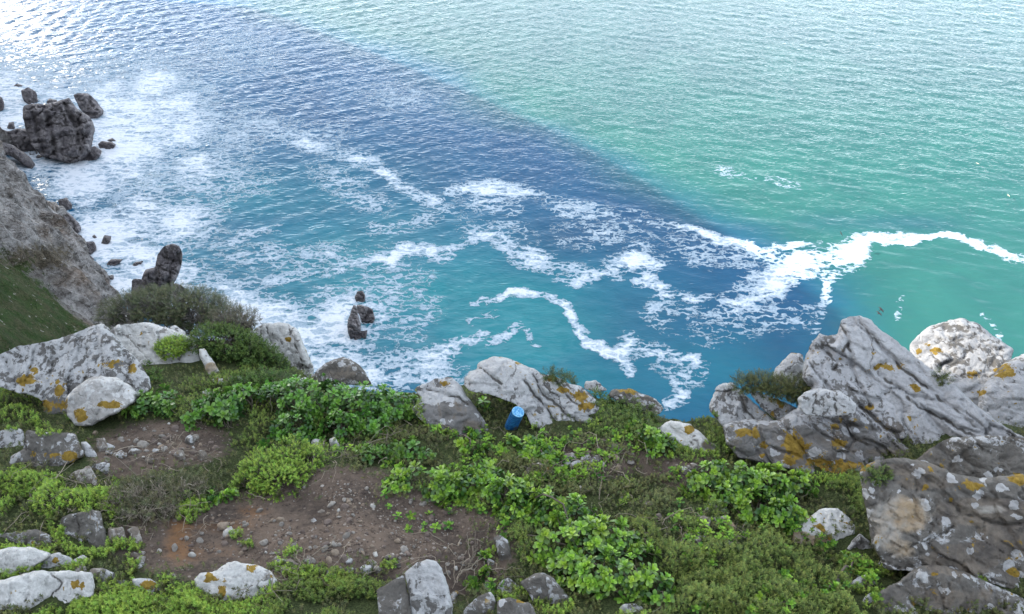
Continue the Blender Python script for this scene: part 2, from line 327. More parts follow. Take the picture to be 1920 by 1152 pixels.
# ---------------------------------------------------------------- sea
def water_mat():
    m, t, b, o = newmat('sea_water')
    g = N(t, 'ShaderNodeNewGeometry'); pos = g.outputs['Position']
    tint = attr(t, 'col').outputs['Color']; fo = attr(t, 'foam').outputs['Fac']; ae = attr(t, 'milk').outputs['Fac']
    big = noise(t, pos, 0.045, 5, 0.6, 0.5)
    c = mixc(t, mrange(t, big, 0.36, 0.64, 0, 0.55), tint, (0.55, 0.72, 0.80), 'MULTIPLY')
    # foam: density field broken up by lacy noise, streaked along the drift
    st = mapping(t, pos, rot=(0, 0, math.radians(-38)), sc=(0.35, 1.0, 1.0))
    f1 = noise(t, st, 0.42, 9, 0.68, 1.2)
    f2 = noise(t, pos, 1.6, 6, 0.65, 0.4)
    vo = N(t, 'ShaderNodeTexVoronoi', feature='DISTANCE_TO_EDGE', i_Scale=0.45)
    wv = N(t, 'ShaderNodeTexNoise', i_Scale=0.35, i_Detail=4.0); L(t, pos, wv.inputs['Vector'])
    sc_ = N(t, 'ShaderNodeVectorMath', operation='SCALE', i_Scale=5.0); L(t, wv.outputs['Color'], sc_.inputs[0])
    ad = N(t, 'ShaderNodeVectorMath', operation='ADD'); L(t, st, ad.inputs[0]); L(t, sc_.outputs[0], ad.inputs[1]); L(t, ad.outputs[0], vo.inputs['Vector'])
    lace = mrange(t, vo.outputs['Distance'], 0.0, 0.25, 1, 0)
    ns = mth(t, 'ADD', mth(t, 'MULTIPLY', mth(t, 'SUBTRACT', f1, 0.5), 1.5), mth(t, 'ADD', mth(t, 'MULTIPLY', mth(t, 'SUBTRACT', f2, 0.5), 0.65), mth(t, 'MULTIPLY', mth(t, 'SUBTRACT', lace, 0.45), 0.42)))
    v = mth(t, 'ADD', mth(t, 'MULTIPLY', fo, 0.92), mth(t, 'MULTIPLY', ns, mrange(t, fo, 0.0, 0.35, 0.25, 1.25)))
    k = mrange(t, v, 0.41, 0.66)
    c = mixc(t, mth(t, 'MULTIPLY', ae, mrange(t, f1, 0.3, 0.7)), c, (0.16, 0.30, 0.345))
    gran = mrange(t, noise(t, pos, 4.5, 4, 0.7), 0.30, 0.55, 0.62, 1.0)
    c = mixc(t, mth(t, 'MULTIPLY', k, mth(t, 'MAXIMUM', gran, mrange(t, v, 0.7, 1.1))), c, mixc(t, mrange(t, mth(t, 'ADD', v, mth(t, 'MULTIPLY', mth(t, 'SUBTRACT', f2, 0.5), 0.5)), 0.55, 1.45), (0.24, 0.32, 0.39), (0.56, 0.59, 0.635)))
    L(t, c, b.inputs['Base Color'])
    L(t, mrange(t, k, 0, 1, 0.06, 0.8), b.inputs['Roughness']); b.inputs['IOR'].default_value = 1.333; b.inputs['Specular IOR Level'].default_value = 0.40
    def rn(vec, sc):
        n = N(t, 'ShaderNodeTexNoise', i_Scale=sc, i_Detail=3.0, i_Roughness=0.5, i_Lacunarity=2.1, i_Distortion=0.6)
        n.noise_type = 'RIDGED_MULTIFRACTAL'; n.normalize = True; L(t, vec, n.inputs['Vector']); return n.outputs['Fac']
    wa = rn(mapping(t, pos, rot=(0, 0, math.radians(-32)), sc=(0.42, 1, 1)), 0.80)
    wb = rn(mapping(t, pos, rot=(0, 0, math.radians(14)), sc=(0.42, 1, 1)), 1.35)
    ws = mrange(t, N_x(t, pos), -60, 90)
    calm = mrange(t, N_x(t, pos, 1), 130, 300, 0.42, 1.0)
    hh = mth(t, 'ADD', mth(t, 'MULTIPLY', wa, mth(t, 'SUBTRACT', 1.25, ws)), mth(t, 'MULTIPLY', wb, mth(t, 'ADD', 0.25, ws)))
    hh = mth(t, 'ADD', mth(t, 'MULTIPLY', hh, mth(t, 'SUBTRACT', calm, mth(t, 'MULTIPLY', ws, 0.36))), mth(t, 'MULTIPLY', k, 0.3))
    bump(t, b, hh, 1.0, 0.30)
    return m
def N_x(t, pos, i=0):
    s = N(t, 'ShaderNodeSeparateXYZ'); L(t, pos, s.inputs[0]); return s.outputs[i]
M_SEA = water_mat()

def stretch(a, b, step, far, grow=1.35):
    c = list(np.arange(a, b+1e-6, step)); s = step
    lo, hi = [], []
    x = a
    while x > -far: s *= grow; x -= s; lo.append(x)
    s = step; x = c[-1]
    while x < far: s *= grow; x += s; hi.append(x)
    return np.array(lo[::-1]+c+hi)
xs = stretch(-250, 250, 0.62, 25000)
ys_ = np.concatenate([np.arange(80, 220, 0.42), np.arange(220, 300, 0.6), np.arange(300, 420, 0.85)])
lo, s_, x_ = [], 0.5, 80.0
while x_ > -25000: s_ *= 1.35; x_ -= s_; lo.append(x_)
hi, s_, x_ = [], 1.0, ys_[-1]
while x_ < 25000: s_ *= 1.35; x_ += s_; hi.append(x_)
ys = np.array(lo[::-1]+list(ys_)+hi)
X, Y = np.meshgrid(xs, ys)
Xf, Yf = X.ravel(), Y.ravel()
P0 = np.stack([Xf, Yf, np.zeros_like(Xf)], -1)
px, py, dz = proj(P0)
vis = (px > -250) & (px < 2170) & (py > -120) & (py < 900) & (Yf > 60)
# (px, py, half width px, density) strokes of foam along the photograph's foam lines, laid on the water
FOAM = [
 [(1935,495,11,1.1),(1880,480,9,1.1),(1840,462,8,1.1),(1800,448,7,1.1),(1766,440,5,1.1),(1740,448,7,1.1),(1700,452,7,1.1),(1660,450,8,1.1),(1632,446,9,1.1),(1612,458,14,1.1),(1598,476,24,1.1),(1565,484,26,1.1),(1530,490,24,1.1),(1500,500,22,1.1),(1470,514,22,1.05),(1435,532,24,.95),(1400,548,26,.85),(1365,570,22,.75),(1340,588,14,.6)],
 [(1565,498,10,1),(1550,530,8,.8),(1553,560,6,.7),(1538,600,9,.5),(1530,640,9,.4)],
 [(1430,470,4,.8),(1470,467,6,.9),(1530,456,5,.9)], [(1380,480,16,.5),(1450,470,14,.55)],
 [(1250,415,6,.8),(1300,425,7,.95),(1340,446,9,1),(1380,457,9,1),(1416,463,8,1.05)],
 [(1030,380,14,.65),(1080,395,14,.65),(1120,400,16,.7),(1170,410,14,.6),(1230,415,14,.6),(1270,422,10,.6)],
 [(1100,425,22,.42),(1200,440,22,.42),(1300,460,18,.42)],
 [(840,356,9,.8),(900,350,11,.95),(940,350,13,1),(985,362,11,.95),(1012,372,8,.7)], [(860,378,20,.5),(960,385,20,.5)],
 [(425,258,16,.6),(465,235,22,.7),(540,255,16,.68),(590,275,16,.72),(640,285,12,.7),(690,300,16,.75),(720,325,13,.8),(760,355,11,.8),(810,375,13,.85),(852,392,9,.7)],
 [(840,400,13,.6),(760,422,13,.55),(700,432,13,.55)],[(520,250,30,.45),(640,250,20,.45)],
 [(660,486,7,.6),(700,488,7,.8),(735,496,10,1),(758,472,12,.95),(800,466,10,.95),(840,476,12,1),(870,456,10,.8),(905,438,10,.7),(935,452,13,.95),(960,478,16,1),(1000,487,20,1.05),(1030,500,18,.95),(1062,516,18,.85),(1085,522,20,.95),(1115,515,10,.9)],
 [(1110,515,9,.8),(1150,502,19,1),(1190,490,18,1.05),(1225,494,13,1.05)],
 [(1190,530,11,.85),(1215,525,13,1.05),(1245,545,13,1.05),(1280,548,9,.9),(1308,562,9,.9),(1332,552,7,.7)],
 [(880,572,4,.75),(920,562,5,.65),(945,547,5,1.1),(980,550,6,1.1),(1020,555,6,1.1),(1050,570,6,1.1),(1075,590,6,1.1),(1082,615,7,1.1),(1100,635,9,1.1),(1125,645,9,1.1),(1150,662,13,1.05),(1172,655,13,.95),(1187,640,9,1)],
 [(1150,660,10,1),(1180,692,13,.9)],[(1195,655,8,.6),(1225,660,9,.65),(1270,665,9,.65),(1300,665,9,.75),(1296,690,9,.65),(1270,715,13,.65),(1280,745,11,.6),(1250,760,12,.5)],
 [(700,712,26,.75),(780,690,22,.78),(830,662,20,.72),(880,636,9,.75),(905,625,7,.6)],
 [(915,642,9,.75),(950,630,11,.75),(962,608,7,.55),(990,625,6,.6),(1010,650,6,.5)],[(880,600,8,.5),(920,590,8,.5)],
 [(780,560,5,.5),(800,590,5,.55),(780,620,6,.5)],[(660,640,14,.8),(690,650,14,.8),(715,620,14,.7),(712,580,14,.65)],
 [(310,470,8,.6),(420,450,8,.5),(520,430,7,.45)],[(420,480,9,.55),(520,470,9,.5),(620,480,9,.6),(680,490,8,.6)],
 [(340,560,14,.7),(450,540,12,.6),(560,520,12,.55),(640,505,9,.55)],[(380,395,14,.7),(340,420,14,.65)],
 [(300,330,12,.7),(380,300,12,.55),(450,280,10,.45)],[(270,130,18,.75),(310,130,12,.6)],[(1700,560,6,.4),(1690,600,7,.42)],[(1850,590,6,.42),(1880,630,6,.42)],
 [(1060,440,26,.42),(1180,450,30,.44),(1330,475,26,.44),(1450,480,20,.42)],[(1230,585,26,.44),(1330,610,34,.46),(1430,600,36,.46),(1520,590,26,.42)],[(1180,640,24,.40),(1300,700,30,.40)],[(880,420,24,.42),(1000,440,20,.40)],[(600,320,24,.42),(680,370,26,.42),(740,400,20,.42)],
 [(1350,320,10,.36),(1500,345,10,.36)],
]
BLOB = [(62,305,45,25,1),(20,270,30,20,.9),(170,250,120,60,.8),(330,225,60,65,.85),(285,155,55,40,.8),(330,415,65,40,.78),(370,320,60,45,.62),(270,500,60,40,.95),(110,200,60,60,.7),(235,250,70,85,1.05),(150,330,60,50,1.0),(200,450,60,60,.95),(300,530,70,50,.9),(420,600,110,45,.9),(560,640,80,40,.9),(640,600,60,50,.8),(30,230,40,40,.9),(215,235,75,85,.92),(150,340,60,50,.85),(255,300,70,50,.65),(260,400,90,45,.7),(215,470,75,50,.82),(230,530,70,40,.85),(390,560,90,38,.8),(500,600,90,36,.78),(620,650,70,50,.78),(650,700,70,40,.75),(680,600,45,60,.6),(20,180,50,75,.8),(60,130,60,25,.6),(300,360,60,40,.5),(380,400,40,22,.55),(330,270,60,40,.55),(450,250,60,40,.42),(560,480,150,25,.36),(420,330,90,40,.35),(440,100,90,40,.3),(740,180,60,25,.33),(330,180,50,60,.5),(740,560,70,80,.42),(760,700,90,40,.55)]
foam = np.zeros(len(Xf)); vi = np.where(vis)[0]
qx, qy = px[vi].copy(), py[vi].copy()
wob = np.stack([Xf[vi], Yf[vi], 0*vi], -1)
qx += 9*fbm(wob, 0.10, 3, 5)+4*fbm(wob, 0.45, 2, 8); qy += 6*fbm(wob, 0.10, 3, 15)+3*fbm(wob, 0.45, 2, 18)
fv = np.zeros(len(vi))
pat = 1.0+0.40*fbm(wob, 0.13, 4, 57)
for st in FOAM:
    for (x0, y0, w0, d0), (x1, y1, w1, d1) in zip(st[:-1], st[1:]):
        mw = max(w0, w1)*2.2
        sel = (qx > min(x0, x1)-mw) & (qx < max(x0, x1)+mw) & (qy > min(y0, y1)-mw) & (qy < max(y0, y1)+mw)
        ii = np.where(sel)[0]
        if not len(ii): continue
        dx, dy = x1-x0, y1-y0; tt = np.clip(((qx[ii]-x0)*dx+(qy[ii]-y0)*dy)/(dx*dx+dy*dy+1e-9), 0, 1)
        d = np.hypot(qx[ii]-x0-tt*dx, qy[ii]-y0-tt*dy); wd = w0+(w1-w0)*tt; dn = d0+(d1-d0)*tt
        fv[ii] = np.maximum(fv[ii], dn*(1-sstep(0.30, 1.85, d/wd))*pat[ii])
for cx, cy, rx, ry, d in BLOB:
    r = ((px[vi]-cx)/rx)**2+((py[vi]-cy)/ry)**2
    fv = np.maximum(fv, d*1.4*np.exp(-0.55*r**1.2)*(0.25+0.75*pat))
foam[vi] = fv
milk = np.zeros(len(Xf)); mv = np.zeros(len(vi))
for cx, cy, rx, ry, d in BLOB+[(680,600,110,90,.8),(800,650,150,60,.6),(450,520,200,80,.5)]:
    mv = np.maximum(mv, d*np.exp(-0.5*(((px[vi]-cx)/(rx*1.5))**2+((py[vi]-cy)/(ry*1.5))**2)))
milk[vi] = 0.55*mv
DEEP = np.array([0.002, 0.064, 0.148]); TURQ = np.array([0.001, 0.165, 0.190]); SUNLIT_GREEN = np.array([0.018, 0.116, 0.100]); KELP = np.array([0.007, 0.042, 0.105])
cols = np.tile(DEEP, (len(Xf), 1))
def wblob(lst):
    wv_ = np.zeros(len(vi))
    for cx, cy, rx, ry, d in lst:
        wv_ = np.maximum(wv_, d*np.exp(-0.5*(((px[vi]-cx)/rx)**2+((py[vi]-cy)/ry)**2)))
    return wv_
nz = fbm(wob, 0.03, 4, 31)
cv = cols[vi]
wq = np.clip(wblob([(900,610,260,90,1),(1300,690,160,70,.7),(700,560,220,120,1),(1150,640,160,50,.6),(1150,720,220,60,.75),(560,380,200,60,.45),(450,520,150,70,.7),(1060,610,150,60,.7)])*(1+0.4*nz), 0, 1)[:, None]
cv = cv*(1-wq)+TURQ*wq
# greener tint painted into the water on the sunlit side of the shadow edge
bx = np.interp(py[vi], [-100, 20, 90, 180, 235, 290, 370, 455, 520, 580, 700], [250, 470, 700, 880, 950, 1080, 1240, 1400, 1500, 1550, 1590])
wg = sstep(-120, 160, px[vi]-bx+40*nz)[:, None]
fg = sstep(330, 40, py[vi]+35*nz)[:, None]  # far water painted paler to stand for reflected sky
cv = cv*(1-wg)+(SUNLIT_GREEN*(1-fg)+np.array([0.036, 0.098, 0.104])*fg)*wg
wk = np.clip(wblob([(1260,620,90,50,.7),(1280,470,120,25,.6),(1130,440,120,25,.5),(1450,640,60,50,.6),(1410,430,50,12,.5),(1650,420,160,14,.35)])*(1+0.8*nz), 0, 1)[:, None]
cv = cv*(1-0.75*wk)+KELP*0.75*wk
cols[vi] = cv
far = ~vis; cols[far & (Yf > 60) & (Xf > -100)] = SUNLIT_GREEN
Z = np.zeros(len(Xf))
amp = (sstep(600, 380, Yf)*sstep(40, 80, Yf)*sstep(400, 240, np.abs(Xf)))
left = 1-sstep(-80, 90, Xf)
for k in range(56):
    lam = 2.2*(5.5**random.random()); kk = 2*math.pi/lam
    g_ = k % 2
    th = math.radians((-50 if g_ == 0 else 66)+random.gauss(0, 30))
    A = (0.027 if g_ == 0 else 0.015)/kk*(1.0 if lam < 9 else 0.7)
    ph = random.random()*6.28
    sn = np.sin(kk*(Xf*math.cos(th)+Yf*math.sin(th))+ph)
    Z += A*(sn*0.8+0.35*(1-2*np.abs(np.sin(0.5*(kk*(Xf*math.cos(th)+Yf*math.sin(th))+ph)))))*(left if g_ == 0 else 1.2-left)
Z = Z*amp*(1-0.5*np.clip(foam, 0, 1))
P0[:, 2] = Z
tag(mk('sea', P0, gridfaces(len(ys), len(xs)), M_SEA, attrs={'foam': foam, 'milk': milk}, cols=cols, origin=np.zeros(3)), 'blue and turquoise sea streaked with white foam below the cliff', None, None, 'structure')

# ---------------------------------------------------------------- headland on the left (its crest throws the shadow over the cove)
yk = [-400, -60, 0, 40, 80, 118, 157, 194, 227, 268, 310, 340, 356, 372, 420]
coast = [60, 30, 12, -13, -39, -65, -93, -120, -149, -188, -228, -257, -276, -290, -330]
xb = [150, 150, 150, 132, 112, 92, 71.5, 49, 26, -11, -56, -88, -108, -190, -330]
tk = [300, 280, 270, 280, 290, 300, 305, 300, 285, 262, 246, 236, 226, 130, 8]
yg = np.concatenate([np.arange(-400, 60, 8.0), np.arange(60, 262, 0.75), np.arange(262, 421, 2.5)])
tv = np.concatenate([np.linspace(-0.06, 0.55, 150), np.linspace(0.56, 1, 40), np.linspace(1.04, 3.2, 40)])
TT, YY = np.meshgrid(tv, yg)
xc = np.interp(YY, yk, coast); tk_ = np.interp(YY, yk, tk); xr = np.interp(YY, yk, xb)-math.cos(SUN_EL)*tk_; hr = math.sin(SUN_EL)*tk_
XX = xc+(xr-xc)*TT
zz = np.where(TT <= 1, hr*np.sign(TT)*np.abs(np.clip(TT, -1, 1))**0.93, hr*np.clip(1-(TT-1)/2.0, -0.2, 1))
PH = np.stack([XX.ravel(), YY.ravel(), zz.ravel()], -1)
q = PH*np.array([1, 1, 0.7])
wgt = np.clip(1-np.abs(TT.ravel()-1)*0, 0, 1)*sstep(1.0, 0.82, np.where(TT.ravel() < 1, TT.ravel(), 2-TT.ravel()))*0.9+0.1
rd = ridged(q@np.array([[.8, .3, .5], [-.5, .8, .3], [.2, -.5, .8]]), 0.045, 5, 3)
rf = fbm(q, 0.16, 5, 9)
hpx, hpy, _ = proj(PH)
def hb(l): return sum(np.clip(d*np.exp(-0.5*(((hpx-cx)/rx)**2+((hpy-cy)/ry)**2)), 0, 1) for cx, cy, rx, ry, d in l)
grass = np.clip(hb([(20,580,70,50,1),(60,640,80,40,1),(-60,560,80,80,1),(0,520,30,18,.6)]), 0, 1)
scrub = np.clip(hb([(50,485,60,20,.75),(110,560,22,50,.55),(160,625,36,20,.6),(-80,470,80,60,.6)]), 0, 1)*(1-0.5*grass)
offs = (ridged(q@np.array([[.7, .5, .5], [-.6, .75, .2], [.3, -.4, .85]]), 0.15, 4, 13)-0.6)*1.5*wgt*(1-0.8*grass)+(rd-0.6)*3.8*wgt*(1-0.75*grass)+rf*1.7*wgt*(1-0.6*grass)
PH[:, 0] += offs*0.75; PH[:, 2] += offs*0.55
tag(mk('headland', PH, gridfaces(len(yg), len(tv)), M_HEAD, attrs={'grass': grass, 'scrub': scrub}, origin=np.zeros(3)), 'steep rocky headland with a grassy flank at the left edge', None, None, 'structure')

# ---------------------------------------------------------------- the ledge: ground
GA, GB = 2.0, 0.27
def plane_hit(px, py):
    d = ray(px, py); t = -GA/(d[..., 2]+GB*d[..., 1]); return CAM+d*t[..., None]
EDGE = [(-700,660),(-200,660),(0,655),(200,640),(330,622),(480,622),(580,690),(700,712),(800,716),(880,700),(960,690),(1060,705),(1140,728),(1200,745),(1245,775),(1290,782),(1330,768),(1450,760),(1560,775),(1750,790),(1950,800),(2600,800)]
EP = plane_hit(*np.array(EDGE, float).T)
EX, EY = EP[:, 0], EP[:, 1]
o_ = np.argsort(EX); EX, EY = EX[o_], EY[o_]
def gz(x, y, detail=True):
    x = np.asarray(x, float); y = np.asarray(y, float)
    e = y-np.interp(x, EX, EY)
    z = ZC-(GA+GB*np.clip(y, -3, 99))
    z = z-1.75*np.where(e > 0, e, 0)-0.25*sstep(-0.25, 0, e)*0.25
    sh = x.shape; P = np.stack([x.ravel(), y.ravel(), 0*x.ravel()], -1)
    near = sstep(14, 5, np.abs(y))
    z = z+(0.075*fbm(P, 1.1, 3, 41)).reshape(sh)*near
    if detail: z = z+(0.016*fbm(P, 5.5, 4, 43)).reshape(sh)*near
    far_ = sstep(5, 14, np.abs(y)); z = z+far_*(2.2*fbm(P, 0.09, 4, 47)).reshape(sh)
    return z
def ghit(px, py):
    d = ray(px, py); sh = d.shape[:-1]; d = d.reshape(-1, 3)
    lo = np.full(len(d), 0.8); hi = np.full(len(d), 14.0); prev = lo.copy(); found = np.zeros(len(d), bool)
    for t in np.arange(0.9, 9, 0.12):
        p = CAM+d*t; below = (p[:, 2] < gz(p[:, 0], p[:, 1], False)) & ~found
        hi[below] = t; lo[below] = t-0.12; found |= below
    for _ in range(12):
        m = (lo+hi)/2; p = CAM+d*m[:, None]; b = p[:, 2] < gz(p[:, 0], p[:, 1])
        hi = np.where(b, m, hi); lo = np.where(b, lo, m)
    r = CAM+d*((lo+hi)/2)[:, None]; r[~found] = plane_hit(960+FPX*d[~found, 0]/1.0, 576-FPX*((d[~found, 1]-CP)/SP)) if (~found).any() else r[~found]
    return r.reshape(sh+(3,))
def sx_(core, step, far):
    return stretch(core[0], core[1], step, far, 1.28)
gxs = sx_((-3.6, 3.6), 0.022, 100)
gy = list(np.arange(1.15, 4.6, 0.02)); s_, x_, hi = 0.02, gy[-1], []
while x_ < 72: s_ *= 1.22; s_ = min(s_, 2.5); x_ += s_; hi.append(x_)
s_, x_, lo = 0.02, 1.15, []
while x_ > -30: s_ *= 1.3; x_ -= s_; lo.append(x_)
gys = np.array(lo[::-1]+gy+hi)
GX, GY = np.meshgrid(gxs, gys); GZ = gz(GX, GY)
PG = np.stack([GX.ravel(), GY.ravel(), GZ.ravel()], -1)
gpx, gpy, _ = proj(PG)
def gb(l): return np.clip(sum(d*np.exp(-0.5*(((gpx-cx)/rx)**2+((gpy-cy)/ry)**2)) for cx, cy, rx, ry, d in l), 0, 1)
orange = gb([(330,1030,40,30,.42),(335,985,16,26,.6),(420,985,50,10,.65),(470,958,28,8,.7),(420,1040,70,20,.35),(620,1000,60,30,.2)])
bare = gb([(310,832,85,30,1),(560,1000,180,55,1),(420,1020,130,40,1),(760,1000,120,50,1),(1120,860,60,30,.8),(1290,880,50,30,.8),(640,920,70,30,.9),(870,1060,50,40,.9),(230,870,40,20,.7)])
moss = np.clip(1-1.15*bare, 0, 1)
tag(mk('ground', PG, gridfaces(len(gys), len(gxs)), M_SOIL, attrs={'orange': orange, 'moss': moss}, origin=np.zeros(3)), 'brown stony soil on the cliff top ledge', None, None, 'structure')

# added unseen rock blocker, left of viewer: shades the ledge but for one notch
yy = np.arange(-7.0, 5.4, 0.12); hh_ = np.linspace(0, 1, 50)
cy_, ch = np.meshgrid(yy, hh_, indexing='ij')
top = 124.7-1.9*sstep(3.12, 3.20, cy_)+0.12*np.sin(cy_*5.1)
taper = sstep(-7, -6, cy_)*sstep(5.4, 5.0, cy_)
zb = 112.0
prof = np.sin(np.pi*ch)**0.6
zc_ = zb+(top-zb)*np.clip(prof, 0, 1)*taper
xc_ = -9.3+(0.5-ch)*5.0
CP_ = np.stack([xc_.ravel(), cy_.ravel(), zc_.ravel()], -1)
nn = fbm(CP_, 0.8, 4, 71); keep = sstep(0.98, 0.8, prof.ravel())
CP_[:, 0] += 0.5*nn*keep; CP_[:, 2] += 0.4*nn*keep
tag(mk('shade_rock', CP_, gridfaces(len(yy), len(hh_)), M_MASS, origin=np.zeros(3)), 'unseen rock added left of the viewpoint to shade the ledge', None, None, 'structure')

# ---------------------------------------------------------------- rocks
OCHRE = [(45,713,22,10),(63,694,8,6),(215,682,30,9),(247,690,10,10),(110,733,10,10),(100,760,26,13),(150,780,14,14),(205,760,26,8),(60,853,8,12),(97,853,13,7),(130,856,13,9),(540,636,6,6),
 (1037,710,10,6),(1058,731,10,5),(1092,742,16,10),(1100,765,14,8),(1175,733,20,6),(912,820,9,10),(831,720,16,7),(1661,687,22,8),(1717,726,10,7),(1669,752,7,7),(1575,833,13,11),(1492,835,20,24),(1487,858,20,14),(1575,876,46,13),(1530,868,20,8),(1400,812,26,9),(1429,836,9,7),(1425,855,7,6),(1815,913,20,11),(1909,898,16,10),(1736,913,5,6),(1785,936,7,5),(1736,645,9,6),(1751,658,13,8),(1721,657,6,6),(1826,703,16,9),(1882,696,20,14),(1834,737,16,6),(1293,805,8,7),
 (1752,1028,8,5),(1900,1076,10,10),(1752,1076,8,4),(104,1050,6,6),(146,1097,10,9),(391,1084,11,9),(417,1110,7,9),(474,1063,9,7),(281,1097,15,9),(193,1027,13,5),(975,1125,16,6),(1028,878,6,4),(940,1118,5,5),(1465,755,8,12),(1566,800,8,5),(1630,765,12,6),(1600,790,10,5)]
BROWN = [(1840,960,90,28,1),(1740,905,60,16,.8),(1890,1010,60,40,1),(1800,1050,70,30,1),(1600,800,90,18,.45),(1650,850,80,14,.6),(1700,880,80,14,.7),(1690,800,80,30,.3),(850,770,45,30,.5),(880,800,30,20,.6),(640,700,40,14,.6),(1330,835,20,15,.6),(230,740,60,25,.25),(1790,1120,110,30,.6),(1520,640,14,30,.5),(1380,835,25,18,.5),(120,785,60,12,.4),(730,1130,20,30,.5),(640,690,30,10,.5),(1560,660,60,8,.25)]
PALEB = [(840,742,45,12),(1560,975,40,16),(820,1080,20,30),(1250,800,30,16),(30,1045,60,14),(60,1100,100,22),(1660,640,60,60),(1800,760,120,40),(920,700,50,22),(1060,790,40,16)]
BARE = [(1480,840,110,36,1),(1620,850,80,40,1),(1780,890,140,36,1),(1640,800,60,25,.7),(1150,0,1,1,0),(850,780,70,30,1),(560,690,20,20,.3),(170,740,60,30,.6),(120,780,70,20,.8)]
TAN = [(1690,965,60,38,.8),(1665,1000,30,40,.7),(1690,1030,40,25,.6),(1530,1018,34,14,1),(1500,1010,22,14,1),(1860,955,40,10,.6),(1365,990,20,18,1),(396,690,14,12,.8),(60,1060,1,1,0),(250,1060,12,14,.9),(222,1000,18,16,.4),(256,1000,12,16,.4),(430,1000,22,5,.7)]
def blobv(l, X_, Y_):
    r = np.zeros(len(X_))
    for b in l:
        d = b[4] if len(b) > 4 else (0.82 if l is OCHRE else 1.0)
        r = np.maximum(r, d*np.exp(-0.6*(((X_-b[0])/b[2])**2+((Y_-b[1])/b[3])**2)**1.5))
    return r
def unit(v): v = np.asarray(v, float); return v/np.linalg.norm(v)

def outline(pts, step, jit):
    P = np.array(pts, float)
    d = np.roll(P, -1, 0)-P; n = np.maximum(1, np.round(np.hypot(*d.T)/step).astype(int))
    # round the corners a little, then densify
    a = P-0.16*(P-np.roll(P, 1, 0)); b = P+0.16*(np.roll(P, -1, 0)-P); m_ = 0.25*a+0.25*b+0.5*P
    P2 = np.stack([a, m_, b], 1).reshape(-1, 2); res = []
    for i in range(len(P2)):
        p, q_ = P2[i], P2[(i+1) % len(P2)]; k = max(1, int(round(np.hypot(*(q_-p))/step)))
        for j in range(k): res.append(p+(q_-p)*j/k)
    R = np.array(res)
    z3 = np.stack([R[:, 0], R[:, 1], 0*R[:, 0]], -1)
    R[:, 0] += jit*fbm(z3, 0.11, 3, 3); R[:, 1] += jit*fbm(z3, 0.11, 3, 13)
    return R
def seg_dist(X_, Y_, pl):
    d = np.full(len(X_), 1e9)
    for (x0, y0), (x1, y1) in zip(pl[:-1], pl[1:]):
        dx, dy = x1-x0, y1-y0; t = np.clip(((X_-x0)*dx+(Y_-y0)*dy)/(dx*dx+dy*dy+1e-9), 0, 1)
        d = np.minimum(d, np.hypot(X_-x0-t*dx, Y_-y0-t*dy))
    return d
rock_no = 0
SURF = []; FEET = []
